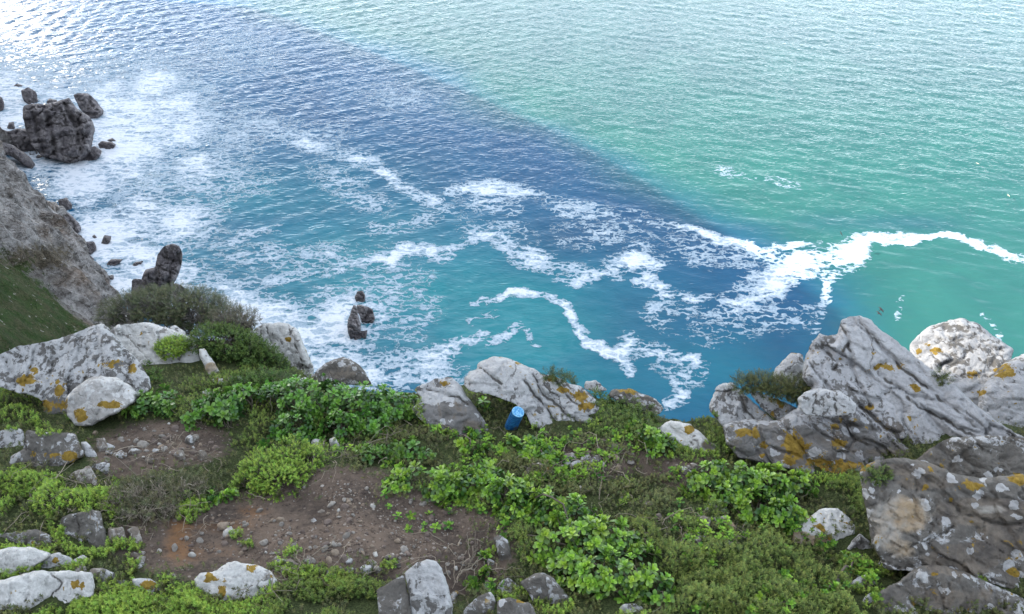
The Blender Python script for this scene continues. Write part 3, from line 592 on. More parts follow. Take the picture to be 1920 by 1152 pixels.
def rock(name, pts, mat, label, cat='rock', group=None, lean=0.5, y=None, anchor=None, bulge=0.30, back=0.6, res=3.4, facets=6, cracks=(), rough=0.72, jit=1.3, seaside=False, free=False, strata=0.0, blk=1.0, grain=None, shelf=0.32, kind=None, parent=None, sink=0.0):
    """A rock whose outline was traced on the photograph; it gets its own distance from the ground below it, a bulging faceted front and a real back."""
    global rock_no
    rock_no += 1; sd = rock_no*7
    if grain is None: grain = -0.75+0.9*math.sin(sd*1.7)
    R = outline(pts, res, jit)
    cx, cy_0 = R[:, 0].mean(), R[:, 1].max()
    if anchor is None: anchor = (R[R[:, 1] > cy_0-6, 0].mean(), cy_0)
    if seaside: base = sea_pt(anchor[0], anchor[1], -0.6)
    elif y is not None:
        d = ray(*anchor); base = CAM+d*(y/d[1])
    else: base = ghit(*anchor)-np.array([0, 0, 0.02])
    nrm = unit((0, -lean, 1.0))
    Xs = np.arange(R[:, 0].min()+res*.6, R[:, 0].max(), res); Ys = np.arange(R[:, 1].min()+res*.6, R[:, 1].max(), res*0.87)
    gx_, gy_ = np.meshgrid(Xs, Ys); gx_ = gx_+(np.arange(len(Ys)) % 2)[:, None]*res*0.5
    gx_ = gx_.ravel(); gy_ = gy_.ravel()
    x0, y0 = R[:, 0], R[:, 1]; x1, y1 = np.roll(x0, -1), np.roll(y0, -1)
    ins = np.zeros(len(gx_), bool)
    for a, b, c, d in zip(x0, y0, x1, y1):
        if b == d: continue
        cr_ = ((b > gy_) != (d > gy_)) & (gx_ < (c-a)*(gy_-b)/(d-b)+a); ins ^= cr_
    gx_, gy_ = gx_[ins], gy_[ins]
    cl = np.vstack([R, R[:1]])
    dd = seg_dist(gx_, gy_, cl); k = dd > res*0.55; gx_, gy_ = gx_[k], gy_[k]
    nO = len(R)
    area = 0.5*np.sum(x0*y1-x1*y0); tx_, ty_ = x1-x0, y1-y0; ln = np.hypot(tx_, ty_)+1e-9
    ny = (-tx_ if area > 0 else tx_)/ln                      # outward normal, + is down in the picture
    kk_ = np.ones(9)/9; ny = np.convolve(np.concatenate([ny[-4:], ny, ny[:4]]), kk_, 'valid')
    wgt = (1-sstep(0.05, 0.6, ny)) if not free else np.ones(nO)
    def effd(X_, Y_):
        r = np.full(len(X_), 1e9)
        for a, b, c, d, w_ in zip(x0, y0, x1, y1, wgt):
            if w_ < 0.02: continue
            r = np.minimum(r, np.hypot(X_-(a+c)/2, Y_-(b+d)/2)/w_)
        return r
    A = np.concatenate([R, np.stack([gx_, gy_], -1)]); D = np.maximum(effd(A[:, 0], A[:, 1])-res*0.5, 0)
    D[:nO] = np.where(wgt > 0.5, 0, D[:nO]); onO = np.zeros(len(A), bool); onO[:nO] = True
    vs = [Vector(p) for p in A]; es = [(i, (i+1) % nO) for i in range(nO)]
    ov, oe, of, ovi, oei, ofi = delaunay_2d_cdt(vs, es, [], 1, 1e-4)
    A2 = np.array([list(v) for v in ov]); src = np.array([o[0] if o else -1 for o in ovi])
    D2 = np.where(src >= 0, D[src], 0.0); onb = np.where(src >= 0, onO[src], True)
    F = np.array([f for f in of if len(f) == 3], np.int32)
    d = ray(A2[:, 0], A2[:, 1]); t = ((base-CAM)@nrm)/(d@nrm)
    t = np.where(t > 0, t, 5); P = CAM+d*t[:, None]
    c0 = P.mean(0); mpp = np.linalg.norm(c0-CAM)/FPX            # metres per pixel here
    vdir = unit(CAM-c0)
    e1 = np.array([1, 0, 0.0]); e2 = np.cross(nrm, e1)
    u = (P-c0)@e1; v = (P-c0)@e2
    size = math.sqrt(max(1e-9, (u.max()-u.min())*(v.max()-v.min())))
    dm = D2*mpp; T = bulge*size
    wdt = shelf*0.5*size*0.55
    edge = np.sqrt(np.clip(1-(1-np.clip(dm/wdt, 0, 1))**2, 0, 1))
    rr = np.random.default_rng(sd); h = np.full(len(P), 1.0)
    for i in range(facets):
        an = rr.uniform(0, 6.283); sl = rr.uniform(0.3, 1.7)/size; off = rr.uniform(0.5, 1.0)
        h = np.minimum(h, off+sl*((u-rr.uniform(-.25, .25)*size)*math.cos(an)+(v-rr.uniform(-.25, .25)*size)*math.sin(an)))
    h = np.clip(h, 0.12, 1)
    H = T*np.minimum(h, 1.0)*edge
    q = P/size
    H = H+size*rough*np.minimum(edge, 1)*(0.030*fbm(q, 2.3, 5, sd)+0.010*ridged(q*np.array([1, 1, 1.6]), 4.0, 4, sd+3))
    # fractured into tilted blocks along one direction
    ca, sa = math.cos(grain), math.sin(grain)
    bu = (u*ca+v*sa)/(size*0.30*blk); bv = (-u*sa+v*ca)/(size*0.155*blk)
    wq = np.stack([bu, bv, 0*bu+sd], -1); bu = bu+0.35*fbm(wq, 0.9, 3, sd+21); bv = bv+0.35*fbm(wq, 0.9, 3, sd+31)
    for lvl, ampb in ((1.0, 0.050), (2.3, 0.020)):
        iu, iv = np.floor(bu*lvl).astype(np.int64), np.floor(bv*lvl).astype(np.int64)
        d1 = np.full(len(u), 9.0); d2 = d1.copy(); hc = np.zeros(len(u))
        for a in (-1, 0, 1):
            for b in (-1, 0, 1):
                cu, cvv = iu+a, iv+b; z0 = cu*0
                sx0 = cu+_h(cu, cvv, z0, sd+1); sy0 = cvv+_h(cu, cvv, z0, sd+2)
                eu, ev = bu*lvl-sx0, bv*lvl-sy0; dq = np.hypot(eu, ev)
                hq = (_h(cu, cvv, z0, sd+3)-0.5)*1.3+(_h(cu, cvv, z0, sd+4)-0.5)*1.8*eu+(_h(cu, cvv, z0, sd+5)-0.35)*1.8*ev
                nw = dq < d1; d2 = np.where(nw, d1, np.minimum(d2, dq)); hc = np.where(nw, hq, hc); d1 = np.minimum(d1, dq)
        H = H+size*rough*ampb*np.minimum(edge, 1)*(hc-0.55*np.exp(-((d2-d1)/0.10)**2))
    if strata:
        sx_v = (A2[:, 0]*0.64+A2[:, 1]*-0.77); al = (A2[:, 0]*0.77+A2[:, 1]*0.64)
        sq = np.stack([sx_v/15.0, al/110.0, 0*al], -1)
        H = H+size*strata*np.minimum(edge, 1)*(ridged(sq, 1.0, 4, sd+5)-0.6)
    ckv = np.zeros(len(P))
    for pl, wpx, dep in cracks:
        ds = seg_dist(A2[:, 0]+2.5*fbm(np.stack([A2[:, 0], A2[:, 1], 0*A2[:, 0]], -1), 0.08, 2, sd), A2[:, 1]+2.5*fbm(np.stack([A2[:, 0], A2[:, 1], 0*A2[:, 0]], -1), 0.08, 2, sd+9), pl)
        H = H-1.4*dep*size*np.exp(-(ds/wpx)**2)*np.minimum(edge, 1); ckv = np.maximum(ckv, np.exp(-(ds/(wpx*.75))**2)*np.clip(0.75+0.8*fbm(np.c_[A2*0.06, 0*A2[:, :1]], 1.0, 2, sd+8), 0, 1))
    H[onb & (D2 <= 0)] = 0
    if not free and not seaside: P = P-vdir*(T*0.8)
    front = P+vdir*H[:, None]
    bk = back*size
    bdir = unit(-vdir*0.5+np.array([0, 0.35, -0.9]))
    din = seg_dist(A2[:, 0], A2[:, 1], cl)*mpp
    prof = np.clip(din/(0.42*size), 0, 1)**0.5
    backv = np.where((H > 0.3*T)[:, None] & (prof < 0.4)[:, None], front, P)*0+(front*(1-prof)[:, None]+P*prof[:, None])+bdir*(bk*prof)[:, None]
    nb = len(P); remap = np.where(onb, np.arange(nb), np.arange(nb)+nb)
    V = np.concatenate([front, backv]); FB = remap[F][:, ::-1]
    # orient the front faces towards the viewer
    a, b_, c_ = front[F[:, 0]], front[F[:, 1]], front[F[:, 2]]
    if np.sum(np.cross(b_-a, c_-a)@vdir) < 0: F = F[:, ::-1]; FB = FB[:, ::-1]
    used = np.unique(np.concatenate([F.ravel(), FB.ravel()])); m2 = np.full(len(V), -1); m2[used] = np.arange(len(used))
    AA = np.concatenate([A2, A2])[used]; V = V[used]; FF = m2[np.concatenate([F, FB])]
    if sink: V[:, 2] -= sink
    at = {} if seaside else {'crack': np.concatenate([ckv, ckv])[used], 'ochre': blobv(OCHRE, AA[:, 0], AA[:, 1]), 'brown': blobv(BROWN, AA[:, 0], AA[:, 1]), 'bare': blobv(BARE, AA[:, 0], AA[:, 1])-1.5*blobv(PALEB, AA[:, 0], AA[:, 1]), 'tan': blobv(TAN, AA[:, 0], AA[:, 1])}
    o = mk(name, V, FF, mat, parent=parent, attrs=at)
    if not seaside:
        SURF.append((V, FF)); f_ = R[(wgt < 0.4) & (R[:, 1] < 1160) & (R[:, 0] > -10) & (R[:, 0] < 1930)]
        if y is None: FEET.append(f_)
    if parent is None: tag(o, label, cat, group, kind)
    return o

# right hand outcrop
M1 = [(1507,666),(1517,643),(1534,621),(1551,627),(1569,623),(1575,598),(1590,590),(1612,589),(1631,595),(1646,612),(1669,628),(1695,647),(1721,670),(1738,684),(1766,704),(1800,728),(1837,762),(1875,792),(1935,826),(1935,1000),(1880,1000),(1820,990),(1785,975),(1725,950),(1669,925),(1630,915),(1600,905),(1560,901),(1519,898),(1485,880),(1425,868),(1380,858),(1355,826),(1348,795),(1400,785),(1450,790),(1490,765),(1500,745),(1522,725),(1500,700)]
rock('rock_outcrop', M1, M_MASS, 'biggest grey rock ridge on the right, crusted with pale lichen and rising to a peak', 'rock outcrop', lean=0.62, anchor=(1560,901), bulge=0.085, back=0.35, facets=9, rough=0.6, res=3.0, shelf=0.2, grain=-0.80, blk=0.75,
 cracks=[([(1612,600),(1660,660),(1730,720),(1800,775),(1900,850)],4,.012),([(1590,640),(1600,700),(1630,760)],4,.014),([(1610,760),(1660,800),(1720,850),(1790,900)],5,.02),([(1640,690),(1720,760),(1830,820),(1930,870)],4,.012),([(1534,640),(1560,670),(1600,680)],5,.02),([(1575,605),(1590,640),(1560,690)],4,.012),([(1500,760),(1560,790),(1610,800)],5,.015),([(1700,900),(1640,840),(1560,800)],4,.008)])
rock('rock', [(1342,730),(1387,728),(1410,752),(1432,771),(1458,795),(1425,803),(1357,801),(1327,765)], M_ROCK, 'pale grey lichen covered block at the left foot of the biggest ridge, above the cove', lean=0.7, y=2.52, bulge=0.25, cracks=[([(1385,735),(1400,770),(1430,800)],3,.03)])
rock('rock', [(1402,733),(1425,737),(1462,750),(1494,765),(1489,784),(1462,790),(1432,769)], M_ROCK, 'flat grey slab wedged between the pale block and the biggest ridge, with ochre strip', lean=0.7, y=2.55, bulge=0.2)
rock('rock', [(1444,713),(1455,688),(1485,660),(1506,664),(1509,692),(1528,711),(1494,728),(1462,720)], M_ROCK, 'pointed grey boulder just left of the ridge peak, at the edge above the sea', lean=0.8, y=2.9, bulge=0.3)
rock('rock', [(1340,733),(1344,724),(1358,717),(1374,718),(1382,726),(1366,733)], M_ROCK, 'small rounded grey stone on the cliff edge beside dark olive scrub', lean=0.7, y=2.66, bulge=0.35)
rock('rock', [(1493,748),(1510,735),(1530,728),(1575,732),(1607,757),(1602,777),(1550,782),(1510,778)], M_ROCK, 'lumpy grey rock standing on the middle of the biggest ridge below the olive scrub', lean=0.8, y=2.36, bulge=0.28, cracks=[([(1530,735),(1525,775)],3,.03),([(1560,735),(1570,775)],3,.03)])
rock('boulder', [(1702,645),(1717,628),(1740,610),(1774,598),(1804,593),(1834,604),(1856,621),(1882,638),(1903,653),(1901,666),(1880,700),(1900,770),(1905,880),(1780,900),(1745,800),(1730,730),(1708,675)], M_MASS, 'grey boulder at the far right with its rounded top lit white by the sun', 'boulder', lean=0.35, y=3.02, anchor=(1790,740), bulge=0.22, back=0.3, facets=5)
rock('boulder', [(1935,658),(1905,668),(1888,674),(1871,690),(1848,715),(1836,734),(1830,780),(1860,850),(1935,890)], M_MASS, 'shaded grey boulder cut by the right edge, bearing a big ochre lichen patch', 'boulder', lean=0.35, y=2.75, anchor=(1890,800), bulge=0.22, back=0.3)
rock('rock', [(1715,862),(1770,822),(1850,815),(1935,822),(1935,940),(1850,932),(1780,918),(1725,895)], M_SPOT, 'dark weathered rock filling the foot of the biggest ridge above the brown slab', lean=0.8, bulge=0.2, anchor=(1830,945))
M8 = [(1608,880),(1640,862),(1690,856),(1745,868),(1790,888),(1840,896),(1935,886),(1935,1120),(1880,1100),(1830,1085),(1770,1070),(1720,1072),(1660,1068),(1632,1010),(1625,960)]
rock('rock_slab', M8, M_SPOT, 'brown stained rock slab under the biggest ridge, with a smooth tan patch', 'rock', lean=0.75, bulge=0.09, facets=5, res=3.4, back=0.4, shelf=0.3, grain=-.6, blk=.8, rough=.7, cracks=[([(1770,930),(1800,960),(1880,985),(1930,980)],5,.03),([(1740,1020),(1790,985)],4,.025),([(1640,1050),(1700,1030),(1745,1010)],3,.02),([(1650,960),(1672,925)],2.5,.015)])
rock('boulder', [(1648,1106),(1687,1086),(1710,1066),(1729,1058),(1768,1058),(1797,1066),(1830,1079),(1865,1095),(1894,1108),(1935,1127),(1935,1200),(1600,1200),(1642,1130)], M_SPOT, 'big domed boulder at the bottom right corner, dark with round pale lichen spots', 'boulder', lean=0.7, bulge=0.3, facets=4)
rock('boulder', [(1481,992),(1520,966),(1539,953),(1571,952),(1584,963),(1608,986),(1610,999),(1591,1018),(1574,1036),(1545,1040),(1494,1034),(1480,1021)], M_PALE, 'pale grey boulder with a rusty tan underside lying on green ground cover', 'boulder', lean=0.7, bulge=0.36, facets=6)
rock('rock', [(1612,999),(1626,1012),(1649,1034),(1647,1044),(1591,1043),(1587,1030),(1598,1014)], M_ROCK, 'cracked grey rock split off the right side of the rusty tan based boulder', lean=0.7, bulge=0.3, cracks=[([(1625,1010),(1600,1035)],2.5,.05)])
rock('rock', [(1645,1058),(1652,1050),(1664,1057),(1664,1071),(1650,1075)], M_ROCK, 'small pale stone above the domed corner boulder, left of the brown slab', lean=0.7, bulge=0.4)
rock('rock', [(1591,1095),(1610,1081),(1628,1081),(1651,1102),(1643,1112),(1610,1107)], M_ROCK, 'lichen crusted grey rock touching the left end of the domed corner boulder', lean=0.7, bulge=0.35)
rock('rock', [(1618,1124),(1632,1112),(1642,1118),(1640,1144),(1618,1142)], M_ROCK, 'small upright pale stone left of the domed corner boulder near the bottom', lean=0.7, bulge=0.35)
rock('rock', [(1313,962),(1332,945),(1361,948),(1370,963),(1350,974),(1325,972)], M_SPOT, 'round grey stone with a white cap beside the bright leafed shrub', lean=0.7, bulge=0.4)
rock('rock', [(1335,971),(1361,966),(1377,984),(1382,1002),(1370,1009),(1358,992)], M_STONE, 'slim tan stone leaning below the white capped stone', lean=0.7, bulge=0.35)
rock('rock', [(1284,962),(1297,954),(1311,966),(1300,972)], M_STONE, 'small square tan stone left of the white capped stone', lean=0.7, bulge=0.5)
rock('rock', [(1203,953),(1208,940),(1226,939),(1236,950),(1230,958)], M_STONE, 'rounded grey stone in the ground cover right of the largest leafy shrub', lean=0.7, bulge=0.45)
rock('rock', [(1227,964),(1236,960),(1251,980),(1241,982)], M_STONE, 'small slanting grey stone below the rounded grey stone right of the leafy shrub', lean=0.7, bulge=0.4)
rock('rock', [(1153,940),(1168,930),(1183,929),(1180,938),(1164,945)], M_STONE, 'flat tan stone half hidden in ground cover above the largest leafy shrub', lean=0.7, bulge=0.35)
rock('rock', [(1170,901),(1173,896),(1181,897),(1181,905),(1174,909)], M_WHITE, 'small white quartz lump on the dark gravel in the middle', lean=0.7, bulge=0.5)
rock('rock', [(1263,879),(1269,874),(1277,876),(1276,884),(1265,885)], M_STONE, 'small cream stone on the dark gravel left of the bright leafed shrub', lean=0.7, bulge=0.5)
rock('rock', [(1160,1142),(1168,1133),(1190,1132),(1205,1140),(1212,1160),(1170,1160)], M_ROCK, 'grey stone with a white spot at the bottom edge under the largest leafy shrub', lean=0.7, bulge=0.4)
rock('rock', [(978,890),(996,868),(1013,867),(1030,876),(1045,891),(1034,902),(996,908)], M_STONE, 'half buried grey rock between two leafy shrubs, ochre at its right corner', lean=0.7, bulge=0.35)
rock('rock', [(1056,852),(1074,848),(1086,861),(1080,885),(1061,880)], M_STONE, 'flat grey slab flush with the dark gravel in the middle', lean=0.7, bulge=0.15)
rock('rock', [(1087,858),(1103,851),(1112,864),(1106,880),(1092,876)], M_WHITE, 'cracked whitish slab flush with the dark gravel in the middle', lean=0.7, bulge=0.15, cracks=[([(1088,868),(1110,866)],2,.08)])
rock('rock', [(1140,850),(1149,845),(1152,855),(1145,859)], M_WHITE, 'small white pointed stone on the dark gravel', lean=0.7, bulge=0.5)
# the same outcrop goes on beyond the right edge, and more bedrock beyond the left
for pl, yb in (([(1960,690),(2030,650),(2130,675),(2230,740),(2320,850),(2300,930),(2150,960),(2000,950)], None), ([(1965,930),(2080,900),(2240,930),(2330,1020),(2300,1130),(2100,1150),(1975,1090)], None), ([(-420,700),(-300,640),(-180,640),(-90,690),(-60,780),(-150,830),(-330,830)], None), ([(-360,960),(-220,910),(-90,950),(-60,1040),(-200,1090),(-340,1060)], None)):
    rock('rock_outcrop', pl, M_MASS, 'grey lichen covered bedrock continuing outside the frame', 'rock outcrop', kind='structure', lean=0.65, bulge=0.2, facets=8, res=5)
# edge of the ledge
R6 = [(775,731),(787,722),(816,710),(845,706),(863,721),(871,736),(886,757),(907,786),(923,814),(917,834),(880,822),(826,806),(790,790),(770,768),(790,744)]
rock('boulder', R6, M_ROCK, 'grey brown boulder on the cliff edge left of the blue bottle, with a white crust', 'boulder', lean=0.5, bulge=0.22, facets=6, cracks=[([(800,730),(860,745),(880,760)],3,.03)])
R7 = [(868,710),(876,696),(890,692),(894,679),(923,666),(954,671),(975,679),(991,687),(1017,700),(1037,703),(1069,718),(1095,726),(1110,739),(1126,757),(1125,770),(1103,783),(1126,790),(1105,802),(1084,812),(1048,818),(1017,810),(996,797),(985,775),(970,760),(940,748),(912,738),(881,734),(866,721)]
rock('boulder', R7, M_ROCK, 'large cracked grey boulder on the cliff edge right behind the blue bottle', 'boulder', lean=0.55, bulge=0.22, facets=8, back=0.3, shelf=.4, cracks=[([(993,690),(1020,740),(1060,775),(1100,800)],3,.035),([(985,715),(1010,750),(1050,800)],3,.04),([(1037,705),(1060,740),(1090,765)],3,.02),([(900,690),(940,720)],3,.02)])
rock('rock', [(1095,728),(1098,716),(1116,713),(1128,722),(1139,732),(1115,736)], M_ROCK, 'small grey rock on the cliff rim right of the bottle boulder', lean=0.6, y=3.0, bulge=0.35)
rock('rock', [(1139,742),(1145,731),(1178,728),(1207,738),(1228,747),(1245,766),(1236,780),(1200,770),(1165,755)], M_SPOT, 'low brownish rock on the cliff rim at the notch, with an ochre edge', lean=0.6, y=2.75, bulge=0.25)
rock('boulder', [(1230,804),(1256,787),(1277,791),(1293,794),(1311,809),(1325,822),(1352,842),(1345,858),(1306,850),(1282,844),(1261,830)], M_PALE, 'pale pyramid shaped rock left of the right outcrop, below the notch in the rim', 'boulder', lean=0.7, bulge=0.28)
rock('boulder', [(457,628),(467,623),(493,606),(520,604),(540,606),(560,619),(573,653),(589,689),(586,712),(547,712),(520,698),(493,680),(490,645)], M_PALE, 'tall pale boulder leaning over the cliff edge, foaming water beyond it', 'boulder', lean=0.9, y=3.35, anchor=(540,712), bulge=0.25, cracks=[([(497,610),(510,650),(550,700)],2.5,.02),([(540,610),(560,660),(570,700)],3,.02)])
rock('rock', [(584,706),(592,694),(615,679),(641,669),(657,674),(673,682),(688,703),(698,722),(662,722),(584,718)], M_SPOT, 'low brown topped rock on the cliff edge right of the tall pale boulder', lean=0.6, y=3.15, anchor=(640,722), bulge=0.25)
# left boulders
R1 = [(-30,668),(0,663),(33,648),(93,639),(133,626),(187,605),(197,606),(213,623),(233,648),(253,669),(267,682),(281,709),(286,728),(262,742),(230,775),(180,790),(130,801),(88,800),(78,752),(60,742),(25,735),(-30,718)]
rock('boulder', R1, M_ROCK, anchor=(150,790), label= 'biggest grey boulder on the left, sloping, spotted with ochre lichen', cat='boulder', lean=0.62, bulge=0.13, facets=6, back=0.3, shelf=.35, cracks=[([(95,640),(97,690)],3,.02),([(160,650),(165,700),(150,740)],3,.015)])
rock('boulder', [(212,613),(230,608),(277,603),(313,614),(343,626),(363,636),(372,653),(376,670),(382,692),(362,704),(335,722),(313,724),(272,735),(260,705),(246,680),(230,655),(216,632)], M_PALE, 'pale grey boulder with a cushion plant on top, split from the biggest left boulder', 'boulder', lean=0.62, y=3.05, anchor=(320,724), bulge=0.16, facets=5, back=0.3)
rock('rock', [(318,614),(330,610),(347,622),(349,634),(332,636)], M_PALE, 'small pale rock peeping out behind the cushion plant boulder', lean=0.6, y=3.3, bulge=0.3)
rock('rock', [(373,656),(384,654),(400,676),(413,699),(412,710),(393,710),(383,688),(374,669)], M_PALE, 'slim upright block broken off the right side of the cushion plant boulder', lean=0.8, y=3.0, bulge=0.3)
rock('rock', [(217,621),(218,611),(225,607),(228,617),(222,623)], M_PALE, 'small round cream stone lodged at the top of the diagonal crack', lean=0.6, y=3.12, bulge=0.4)
rock('rock', [(397,712),(404,708),(420,710),(428,720),(414,727),(400,724)], M_PALE, 'small pale blocky stone below the slim upright block', lean=0.7, bulge=0.4)
rock('rock', [(437,706),(447,701),(470,722),(452,728),(438,724)], M_PALE, 'small pale wedge stone below the dark green bush', lean=0.7, bulge=0.35)
rock('rock', [(374,746),(380,734),(392,731),(405,742),(402,752),(384,753)], M_WHITE, 'white rounded stone showing through the leafy shrub on the left', lean=0.7, bulge=0.4)
rock('rock', [(548,716),(556,709),(575,709),(583,718),(572,726),(555,726)], M_WHITE, 'white stone behind the leafy shrub at the foot of the tall pale boulder', lean=0.7, bulge=0.4)
rock('boulder', [(121,745),(135,730),(167,708),(187,704),(220,707),(240,719),(259,737),(249,752),(225,768),(190,785),(170,797),(140,800),(123,775)], M_WHITE, 'smooth whitish rounded boulder in front of the biggest left boulder', 'boulder', lean=0.7, anchor=(190,826), bulge=0.38, facets=5, rough=.7)
rock('rock', [(47,806),(77,811),(143,812),(150,833),(158,848),(140,861),(127,871),(93,883),(70,883),(55,871),(17,870),(20,856),(44,842)], M_SPOT, 'flat dark rock with big white and ochre lichen spots under the biggest left boulder', lean=0.7, bulge=0.15, facets=4, cracks=[([(43,810),(50,845)],3,.04)])
rock('rock', [(-20,812),(0,808),(22,803),(43,806),(45,835),(30,844),(-20,838)], M_ROCK, 'lichen spotted rock cut by the left edge, beside the flat dark rock', lean=0.7, bulge=0.2)
rock('rock', [(179,822),(197,820),(204,852),(187,857)], M_STONE, 'upright cream brick shaped stone right of the flat dark rock', lean=0.7, bulge=0.3, facets=3)
rock('rock', [(151,830),(163,829),(174,840),(184,861),(163,865)], M_ROCK, 'grey stone between the flat dark rock and the cream brick shaped stone', lean=0.7, bulge=0.3)
rock('rock', [(190,859),(199,855),(208,859),(205,865),(193,866)], M_STONE, 'small flat cream stone under the brick shaped stone', lean=0.7, bulge=0.3)
rock('rock', [(205,855),(216,848),(228,853),(224,862),(208,862)], M_STONE, 'small rounded tan stone on soil right of the brick shaped stone', lean=0.7, bulge=0.4)
rock('rock', [(121,900),(137,886),(168,873),(181,893),(184,913),(150,916),(123,910)], M_STONE, 'grey brown slab above the twiggy dry bush on the left', lean=0.7, bulge=0.2)
rock('rock', [(170,873),(193,865),(206,869),(204,887),(182,900)], M_ROCK, 'pale slab joined to the upper right of the grey brown slab', lean=0.7, bulge=0.2)
rock('rock', [(109,992),(115,972),(130,964),(151,960),(167,956),(188,958),(192,982),(202,1005),(208,1036),(182,1038),(146,1036),(120,1022)], M_SPOT, 'squarish rock with a large white lichen splash under the dry bush', lean=0.7, bulge=0.22, facets=4, cracks=[([(145,970),(150,1010),(180,1030)],2.5,.04)])
rock('rock', [(201,990),(232,989),(238,1008),(235,1022),(211,1031),(203,1012)], M_STONE, 'brownish block right of the squarish white splashed rock', lean=0.7, bulge=0.25, facets=4)
rock('rock', [(238,993),(258,986),(265,1008),(268,1026),(250,1029),(245,1008)], M_STONE, 'brownish block at the soil edge, outer one of two below the dry bush', lean=0.7, bulge=0.25, facets=4)
rock('rock', [(240,1040),(252,1034),(266,1042),(268,1058),(254,1062),(242,1054)], M_STONE, 'rust stained round stone at the left edge of the bare soil', lean=0.7, bulge=0.4)
rock('rock', [(-20,1004),(26,998),(68,992),(96,1003),(100,1034),(52,1034),(-20,1030)], M_SPOT, 'low grey brown rock at the left edge below the green ground cover', lean=0.7, bulge=0.2)
rock('boulder', [(-20,1034),(16,1026),(65,1026),(98,1038),(80,1052),(60,1064),(50,1077),(21,1086),(-20,1092)], M_PALE, 'white topped rock at the left edge, upper of two big pale corner rocks', 'boulder', lean=0.7, bulge=0.28)
rock('rock', [(58,1064),(86,1042),(109,1036),(135,1048),(148,1060),(118,1074),(91,1076),(65,1074)], M_ROCK, 'rough grey rock between the two big pale rocks in the bottom left corner', lean=0.7, bulge=0.3)
rock('rock', [(136,1050),(154,1040),(168,1047),(158,1062),(141,1064)], M_PALE, 'small pale knob right of the rough grey rock in the bottom left corner', lean=0.7, bulge=0.4)
rock('boulder', [(-20,1094),(39,1077),(78,1068),(91,1072),(130,1070),(174,1072),(178,1099),(175,1117),(130,1131),(99,1137),(60,1150),(-20,1150)], M_PALE, 'long pale slab in the bottom left corner, largest white rock there', 'boulder', lean=0.7, bulge=0.26, cracks=[([(100,1080),(118,1095),(90,1125)],3,.03)])
rock('rock', [(181,1075),(193,1064),(214,1073),(217,1088),(203,1107),(184,1101)], M_ROCK, 'knobbly grey rock right of the long pale corner slab', lean=0.7, bulge=0.35)
rock('rock', [(214,1090),(234,1087),(248,1102),(236,1109),(218,1108)], M_ROCK, 'small lichen stone between the knobbly grey rock and the ochre capped one', lean=0.7, bulge=0.4)
rock('rock', [(247,1086),(271,1083),(294,1091),(306,1112),(303,1128),(284,1124),(250,1105)], M_ROCK, 'pale rock with an ochre cap at the bottom, below the bare soil', lean=0.7, bulge=0.3)
rock('rock', [(296,1082),(325,1075),(331,1084),(300,1091)], M_STONE, 'thin ochre slab at the lower rim of the bare soil', lean=0.7, bulge=0.25)
rock('boulder', [(361,1086),(375,1073),(398,1072),(419,1059),(440,1051),(464,1057),(483,1059),(509,1072),(522,1089),(516,1107),(499,1121),(470,1139),(420,1143),(385,1124),(368,1108)], M_PALE, 'bluish white lichen boulder with ochre dots at the lower rim of the bare soil', 'boulder', lean=0.7, bulge=0.3, facets=7)
rock('rock', [(509,1050),(517,1044),(529,1048),(528,1062),(512,1064)], M_STONE, 'round brown stone right of the bluish white boulder', lean=0.7, bulge=0.4)
rock('rock', [(534,1050),(546,1047),(577,1068),(570,1080),(540,1076)], M_STONE, 'grey angular stone at the lower rim of the bare soil', lean=0.7, bulge=0.35)
rock('rock', [(573,1038),(587,1044),(600,1066),(594,1078),(580,1072)], M_STONE, 'long olive stone standing at the lower rim of the bare soil', lean=0.7, bulge=0.35)
rock('rock', [(720,1044),(728,1037),(740,1041),(738,1060),(722,1062)], M_STONE, 'brown blocky stone above the pair of spotted boulders', lean=0.7, bulge=0.4)
rock('rock', [(525,1038),(546,1024),(559,1020),(552,1032),(531,1041)], M_STONE, 'flat grey splinter lying on the bare soil', lean=0.7, bulge=0.3)
rock('rock', [(453,1020),(456,1010),(470,1009),(475,1018),(464,1025)], M_STONE, 'purplish grey cube of stone on the bare soil', lean=0.7, bulge=0.45)
rock('rock', [(425,1005),(449,992),(452,998),(437,1008)], M_STONE, 'cream splinter of stone on the orange soil', lean=0.7, bulge=0.35)
rock('rock', [(594,960),(604,954),(616,960),(612,968),(598,968)], M_STONE, 'flat pale stone near the top of the bare soil', lean=0.7, bulge=0.35)
rock('rock', [(583,975),(589,970),(596,979),(592,987),(585,984)], M_WHITE, 'white angular stone in the middle of the bare soil', lean=0.7, bulge=0.45)
rock('rock', [(612,1078),(625,1068),(640,1078),(634,1090),(616,1090)], M_STONE, 'tan stone in a heap of rubble below the bare soil', lean=0.7, bulge=0.4)
rock('rock', [(706,1106),(733,1089),(757,1078),(763,1102),(773,1138),(773,1200),(708,1200),(709,1127)], M_SPOT, 'dark left half of the split boulder at the bottom middle', lean=0.7, bulge=0.26)
rock('boulder', [(757,1074),(775,1058),(801,1048),(819,1052),(830,1068),(840,1099),(850,1135),(846,1200),(777,1200),(766,1112)], M_ROCK, 'lichen crusted right half of the split boulder at the bottom middle', 'boulder', lean=0.7, bulge=0.26)
rock('rock', [(925,1008),(938,1003),(954,1015),(958,1040),(966,1062),(949,1072),(936,1066),(933,1036)], M_SPOT, 'tall narrow grey stone standing left of the largest leafy shrub', lean=0.9, bulge=0.3)
rock('rock', [(930,1107),(936,1092),(954,1083),(976,1099),(971,1117),(962,1126),(937,1121)], M_ROCK, 'pale lichen rock with an ochre foot below the tall narrow stone', lean=0.7, bulge=0.32)
